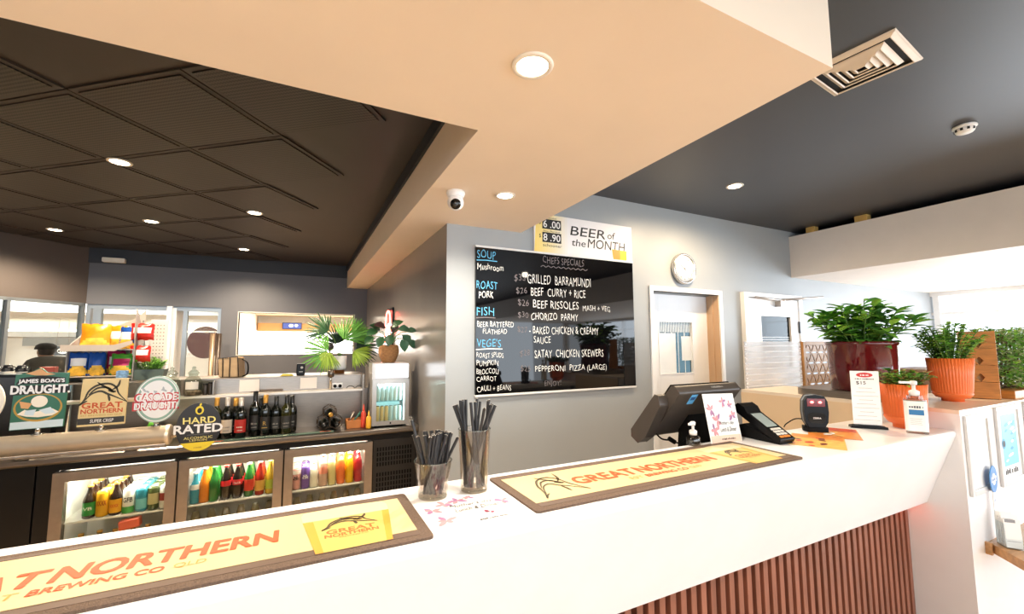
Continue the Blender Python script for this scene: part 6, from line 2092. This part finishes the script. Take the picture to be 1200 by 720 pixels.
def pouch(name, label, loc, w_, h_, base, band, blob_, rz, txt=None, tilt=0.0, group=None, cat='snack packet', blobm=None):
    """a puffed foil pillow pack with crimped ends"""
    t = thing(name, label, cat, loc, rz=rz, group=group)
    t.rotation_euler = (tilt, 0, rz)
    rr_ = random.Random(hash((round(loc[0] * 1000), round(loc[2] * 1000))) % 999)
    nx, nz = 10, 12
    v, f = [], []
    mi = []
    for s_ in (-1, 1):
        for j in range(nz + 1):
            for i in range(nx + 1):
                u, q = i / nx * 2 - 1, j / nz
                puff = max(0, 1 - abs(u) ** 2.5) * (math.sin(PI * q) ** 0.6) * 0.030
                wv = 1 + 0.03 * math.sin(9 * q + u)
                v.append((u * w_ / 2 * wv, s_ * (puff + 0.0006) + 0.003 * rr_.uniform(-1, 1) * (1 if 0 < j < nz else 0.4), q * h_ + 0.004 * math.sin(i * 1.7) * (1 if j in (0, nz) else 0)))
    k = (nx + 1) * (nz + 1)
    b = MB()
    fr_, bl = [], []
    for s_ in (0, 1):
        for j in range(nz):
            for i in range(nx):
                a_ = s_ * k + j * (nx + 1) + i
                q = (a_, a_ + 1, a_ + nx + 2, a_ + nx + 1)
                u = (i + 0.5) / nx * 2 - 1
                z_ = (j + 0.5) / nz
                m_ = 0
                if s_ == 0:
                    if 0.45 < z_ < 0.72 and abs(u) < 0.75:
                        m_ = 1
                    if z_ < 0.38 and (u * 0.8) ** 2 + ((z_ - 0.18) * 3.4) ** 2 < 0.6:
                        m_ = 2
                b.f.append(list(q))
                b.m.append(m_)
                b.sm.append(True)
    b.v = v
    b.obj('packet_body', [base, band, blob_], t, recalc=False)
    if txt:
        e_ = MB(Matrix.Translation((0, -0.033, 0)) @ STAND)
        e_.text(txt, -w_ * 0.33, w_ * 0.33, h_ * 0.52, h_ * 0.66, 0.0006, 0, bold=0.02, shear=0.1)
        e_.obj('lettering', blobm or RED, t)
    return t


FO = M('orange_foil', '#e8941c', 0.28, 0.2, var=0.15, scale=20)
FBL = M('blue_foil', '#1f4fa0', 0.28, 0.2, var=0.2, scale=20)
FG = M('green_foil', '#4fa03a', 0.28, 0.2, var=0.2, scale=20)
FP = M('pink_foil', '#b8285c', 0.28, 0.2, var=0.2, scale=20)
FR = M('red_foil', '#c8281e', 0.28, 0.2, var=0.25, scale=40)
CHIP = M('chip_print', '#f0b93c', 0.5, var=0.3, scale=30)
WH = WPLAST
pouch('chip_bag', 'biggest orange bag of chips on the upper shelf of the snack stand', (-1.335, 4.165, 1.563), 0.16, 0.185, FO, FO, CHIP, 0.1, None, -0.12)
pouch('chip_bag', 'smaller orange and white bag of chips behind the biggest orange one', (-1.235, 4.255, 1.563), 0.13, 0.175, FO, WH, CHIP, -0.1, None, -0.10)
pouch('chip_bag', 'blue and white bag of chips on the upper shelf of the snack stand', (-1.155, 4.165, 1.563), 0.105, 0.165, FBL, WH, CHIP, -0.25, None, -0.10)
pouch('chip_bag', 'blue and white bag of chips on the lower shelf of the snack stand', (-1.398, 4.11, 1.373), 0.10, 0.165, FBL, WH, CHIP, 0.25, None, -0.14)
pouch('chip_bag', 'plain blue bag of chips on the lower shelf, beside the blue and white one', (-1.300, 4.12, 1.373), 0.088, 0.165, FBL, FBL, CHIP, 0.3, None, -0.14)
pouch('chip_bag', 'pink bag of chips between the blue and green bags on the lower shelf', (-1.222, 4.215, 1.373), 0.10, 0.175, FP, WH, CHIP, 0.3, None, -0.14)
pouch('chip_bag', 'bright green bag of chips on the lower shelf of the snack stand', (-1.165, 4.11, 1.373), 0.125, 0.155, FG, FP, CHIP, -0.1, None, -0.14)
pouch('nut_packet', 'upper red packet hanging from the perforated strip', (-1.06, 4.14, 1.628), 0.135, 0.125, FR, WH, FR, 0.0, None, 0.0)
pouch('nut_packet', 'lower red packet hanging from the perforated strip', (-1.065, 4.14, 1.465), 0.120, 0.120, FR, WH, FR, 0.0, None, 0.0)

# ---- herb in a dark green box, bronze poles, round disc on the glass
hp = thing('herb_planter', 'bright green herb in a square dark grey-green planter behind the round white badge', 'potted plant', (-1.005, 4.16, TOP + 0.0003))
MB().prism([(-0.085, 0), (0.085, 0), (0.10, 0.075), (-0.10, 0.075)], 'y', -0.06, 0.06).obj('planter_box', M('grey_green_planter', '#4b5a54', 0.5), hp, bevel=0.004)
bush(hp, 0.06, 0.085, 0.11, 420, 0.035, 0.014, [GREEN2, M('grass_green_leaf', '#6fae2e', 0.45, var=0.3), GREEN1], 14, 1.0, 0.3, 28)
tag(MB().prism(rrect(-0.03, 0.03, 0, 0.075, 0.01), 'y', -0.02, 0.02).obj('blue_carton', M('blue_white_carton', '#6f95bd', 0.4, var=0.4, scale=60), loc=(-1.135, 4.05, TOP + 0.0003), bevel=0.004),
    'small blue and white packet on the steel shelf before the snack stand', 'packet')
BRZ = M('bronze_tube', '#8a7660', 0.35, 0.5, var=0.1)
for k, (x, y, lab) in enumerate([(-1.005, 6.72, 'pale bronze upright post by the glass door'), (-0.935, 6.70, 'dark bronze upright post by the glass door')]):
    t = thing('upright_post', lab, 'post', (x, y, 0))
    MB().lathe([(0.03, 0.012), (0.03, 1.745), (0, 1.745)], 20).obj('post_tube', BRZ if k == 0 else M('dark_bronze_tube', '#3f342c', 0.35, 0.4), t)
    MB().lathe([(0, 0.0), (0.034, 0.0), (0.034, 0.012), (0, 0.012)], 20).obj('post_base', BRZ, t)
ds = thing('glass_disc', 'dark maroon translucent disc sticker on the glass of the far door panel', 'sticker', (-1.125, YF + 0.035, 1.63))
MB().prism(ell(0, 0, 0.20, 0.215, 40), 'y', 0.0, 0.003).obj('disc', FROST('maroon_film', '#3c1418', 0.30), ds)
# television and dark figure in the mirror opening
tv = thing('television', 'small wall television with a blue and white picture seen in the mirror opening', 'television', (-0.16, 11.58, 1.98))
MB().box(-0.21, 0.21, -0.03, 0.0, 0, 0.16).obj('tv_case', M('navy_tv_case', '#22305c', 0.4), tv, bevel=0.005)
e = MB(Matrix.Translation((0, -0.0305, 0)) @ STAND)
e.flat([(-0.19, 0.02), (0.19, 0.02), (0.19, 0.14), (-0.19, 0.14)], 0.0004, 0)
e.disc(-0.02, 0.085, 0.05, 0.035, 0.0008, 1).disc(0.09, 0.09, 0.035, 0.03, 0.0008, 1)
e.obj('screen', [M('tv_blue_glow', '#2a3f8c', 0.3, emit=0.6), M('tv_white_glow', '#e8ecff', 0.3, emit=1.0)], tv)
hl_ = thing('sill_silhouette', 'dark round head in silhouette on the sill of the mirror opening', 'lamp', (0.425, YF + 0.06, 1.4625))  # round shape standing in for a dark head in silhouette
MB().lathe([(0.05, 0), (0.05, 0.01), (0.012, 0.015), (0.012, 0.05)], 20).obj('silhouette_base', BLACKM, hl_)
MB().blob((0, 0, 0.10), 0.055, 0.055, 0.062).obj('silhouette_head', M('smoked_silhouette', '#3a3a40', 0.3), hl_)


# ================================================================== THE PERSON IN THE LOBBY
def skinned(name, verts, edges, radii, mat, parent, root=0, sub=2, sx=1.0):
    me = bpy.data.meshes.new(name)
    me.from_pydata(verts, edges, [])
    me.materials.append(mat)
    o = bpy.data.objects.new(name, me)
    COL.objects.link(o)
    o.parent = parent
    md = o.modifiers.new('skin', 'SKIN')
    md.use_smooth_shade = True
    for i, r_ in enumerate(radii):
        sv = me.skin_vertices[0].data[i]
        sv.radius = r_ if isinstance(r_, tuple) else (r_, r_)
        sv.use_root = (i == root)
    s_ = o.modifiers.new('sub', 'SUBSURF')
    s_.levels = s_.render_levels = sub
    return o


SKIN = M('skin', '#b98a6c', 0.5, var=0.05)
SHIRT = M('charcoal_shirt_cloth', '#4a4845', 0.8, var=0.1, scale=30)
PANTS = M('black_trouser_cloth', '#1a1a1d', 0.8)
pe = thing('person', 'person in a charcoal shirt and black cap, bending forward in the lobby beyond the glazing', 'person', (-2.96, 8.0, 0), rz=math.radians(130))
# local: +x is the way the person leans; body one continuous skin
V = [(0, 0, 0.92), (0.0, 0, 1.05), (0.05, 0, 1.18), (0.12, 0, 1.30), (0.19, 0, 1.37), (0.235, 0, 1.42), (0.27, 0, 1.47), (0.275, 0, 1.545),
     (0.11, 0.19, 1.30), (0.20, 0.27, 1.08), (0.40, 0.22, 1.02), (0.48, 0.20, 1.03),
     (0.11, -0.19, 1.30), (0.20, -0.27, 1.08), (0.40, -0.22, 1.02), (0.48, -0.20, 1.03),
     (0.0, 0.10, 0.86), (0.05, 0.11, 0.48), (0.0, 0.11, 0.08), (0.13, 0.12, 0.035),
     (0.0, -0.10, 0.86), (0.05, -0.11, 0.48), (0.0, -0.11, 0.08), (0.13, -0.12, 0.035)]
E_ = [(0, 1), (1, 2), (2, 3), (3, 4), (4, 5), (5, 6), (6, 7), (3, 8), (8, 9), (9, 10), (10, 11), (3, 12), (12, 13), (13, 14), (14, 15),
      (0, 16), (16, 17), (17, 18), (18, 19), (0, 20), (20, 21), (21, 22), (22, 23)]
Rr = [0.13, 0.13, 0.14, 0.135, 0.085, 0.055, 0.085, 0.07, 0.065, 0.048, 0.036, 0.03, 0.065, 0.048, 0.036, 0.03, 0.09, 0.062, 0.042, 0.035, 0.09, 0.062, 0.042, 0.035]
skinned('body', V, E_, Rr, SKIN, pe)
skinned('shirt', [(0, 0, 0.90), (0.0, 0, 1.05), (0.03, 0, 1.20), (0.08, 0, 1.34), (0.16, 0, 1.40), (0.08, 0.19, 1.33), (0.165, 0.25, 1.16), (0.08, -0.19, 1.33), (0.165, -0.25, 1.16)],
        [(0, 1), (1, 2), (2, 3), (3, 4), (3, 5), (5, 6), (3, 7), (7, 8)], [0.16, 0.17, 0.19, 0.175, 0.10, 0.10, 0.08, 0.10, 0.08], SHIRT, pe)
skinned('trousers', [(0, 0, 0.90), (0.0, 0.10, 0.84), (0.05, 0.11, 0.48), (0.0, 0.11, 0.10), (0.0, -0.10, 0.84), (0.05, -0.11, 0.48), (0.0, -0.11, 0.10)],
        [(0, 1), (1, 2), (2, 3), (0, 4), (4, 5), (5, 6)], [0.145, 0.105, 0.078, 0.06, 0.105, 0.078, 0.06], PANTS, pe)
hd_ = MB()
hd_.blob((0.285, 0, 1.51), 0.098, 0.078, 0.115, 0, 18, 12)
hd_.blob((0.385, 0, 1.495), 0.02, 0.014, 0.02, 0, 10, 6)
for s_ in (-1, 1):
    hd_.blob((0.275, 0.079 * s_, 1.505), 0.02, 0.010, 0.03, 0, 10, 6)
head = hd_.obj('head', SKIN, pe)
fc = MB()
for s_ in (-1, 1):
    fc.blob((0.368, 0.032 * s_, 1.520), 0.010, 0.013, 0.008, 0, 10, 6)
fc.blob((0.368, 0, 1.455), 0.010, 0.026, 0.006, 1, 10, 6)
fc.obj('face', [INK, M('lip', '#9a5a4c', 0.5)], head)
hr = MB()
hr.blob((0.262, 0, 1.525), 0.092, 0.083, 0.098, 0, 16, 10)
hr.obj('hair', M('dark_hair', '#2a211c', 0.7), pe)
cp_ = MB()
cp_.lathe([(0.112, 0), (0.112, 0.02), (0.10, 0.055), (0.06, 0.085), (0, 0.092)], 24, c=(0.28, 0, 1.545))
cp_.prism([(0.36, -0.07), (0.47, -0.045), (0.485, 0), (0.47, 0.045), (0.36, 0.07)], 'z', 1.545, 1.553)
cp_.obj('cap', M('black_cap_cloth', '#161618', 0.8), pe)
hnd = MB()
for s_ in (-1, 1):
    w0 = Vector((0.50, 0.20 * s_, 1.03))
    hnd.blob(w0 + Vector((0.025, 0, 0)), 0.045, 0.038, 0.018, 0, 12, 8)
    for k in range(4):
        y = w0.y + (k - 1.5) * 0.018
        ln_ = (0.06, 0.07, 0.066, 0.05)[k]
        hnd.tube([(w0.x + 0.055, y, 1.03), (w0.x + 0.055 + ln_ * 0.55, y, 1.022), (w0.x + 0.055 + ln_ * 0.95, y, 1.002)], [0.009, 0.008, 0.006], 8)
    hnd.tube([(w0.x + 0.0, w0.y - 0.035 * s_, 1.025), (w0.x + 0.035, w0.y - 0.058 * s_, 1.015), (w0.x + 0.06, w0.y - 0.055 * s_, 1.005)], [0.011, 0.009, 0.007], 8)
hnd.obj('hands', SKIN, pe)
shoe = MB()
for s_ in (-1, 1):
    shoe.blob((0.07, 0.115 * s_, 0.045), 0.14, 0.055, 0.045, 0, 14, 8)
shoe.obj('shoes', BLACKM, pe)
tag(MB().box(-0.35, 0.35, -0.3, 0.3, 0.95, 0.990).box(-0.33, 0.33, -0.28, 0.28, 0, 0.95).obj('lobby_counter', M('pale_lobby_laminate', '#cfc5b8', 0.4), loc=(-3.44, 8.575, 0), rot=(0, 0, math.radians(40)), bevel=0.004),
    'pale counter in the lobby that the person in the black cap bends over', 'counter')

# hanging signs in the lobby
for (x, wd, col, txt, lab) in [(-4.42, 0.34, '#3a3f46', 'CAFE', 'dark hanging sign with a white oval in the lobby beyond the glazing'), (-4.02, 0.44, '#b89a5c', 'BISTRO', 'tan hanging sign beside the dark one in the lobby')]:
    t = thing('hanging_sign', lab, 'sign', (x, 12.2, 1.40))
    MB().prism([(-wd / 2 - 0.03, 0), (wd / 2, 0), (wd / 2 - 0.03, 0.19), (-wd / 2 + 0.05, 0.19)], 'y', -0.01, 0.01).obj('board', M('sign_' + txt.lower(), col, 0.5), t)
    e = MB(Matrix.Translation((0, -0.0105, 0)) @ STAND)
    if txt == 'CAFE':
        e.disc(0.02, 0.095, 0.09, 0.06, 0.0006, 0)
    scrib(e, -wd * 0.28, wd * 0.32, 0.07, 0.12, 0.0012, 1, 41)
    e.obj('lettering', [PAPER, INK if txt == 'CAFE' else PAPER], t)
    MB().tube([(-wd * 0.3, 0, 0.19), (-wd * 0.2, 0, 0.76)], 0.004, 5).tube([(wd * 0.3, 0, 0.19), (wd * 0.2, 0, 0.76)], 0.004, 5).obj('chain', ALU, t)
# small red glow lamp under the end of the bar front
nl = thing('strip_lamp', 'short red lamp tucked under the white bar front beside the return counter', 'lamp', (2.95, 1.20, 0.716))
MB().box(-0.05, 0.05, -0.012, 0.012, -0.006, 0.006).obj('lamp_body', M('red_strip_glow', '#ff6a50', 0.4, emit=5.0, var=0.0), nl)
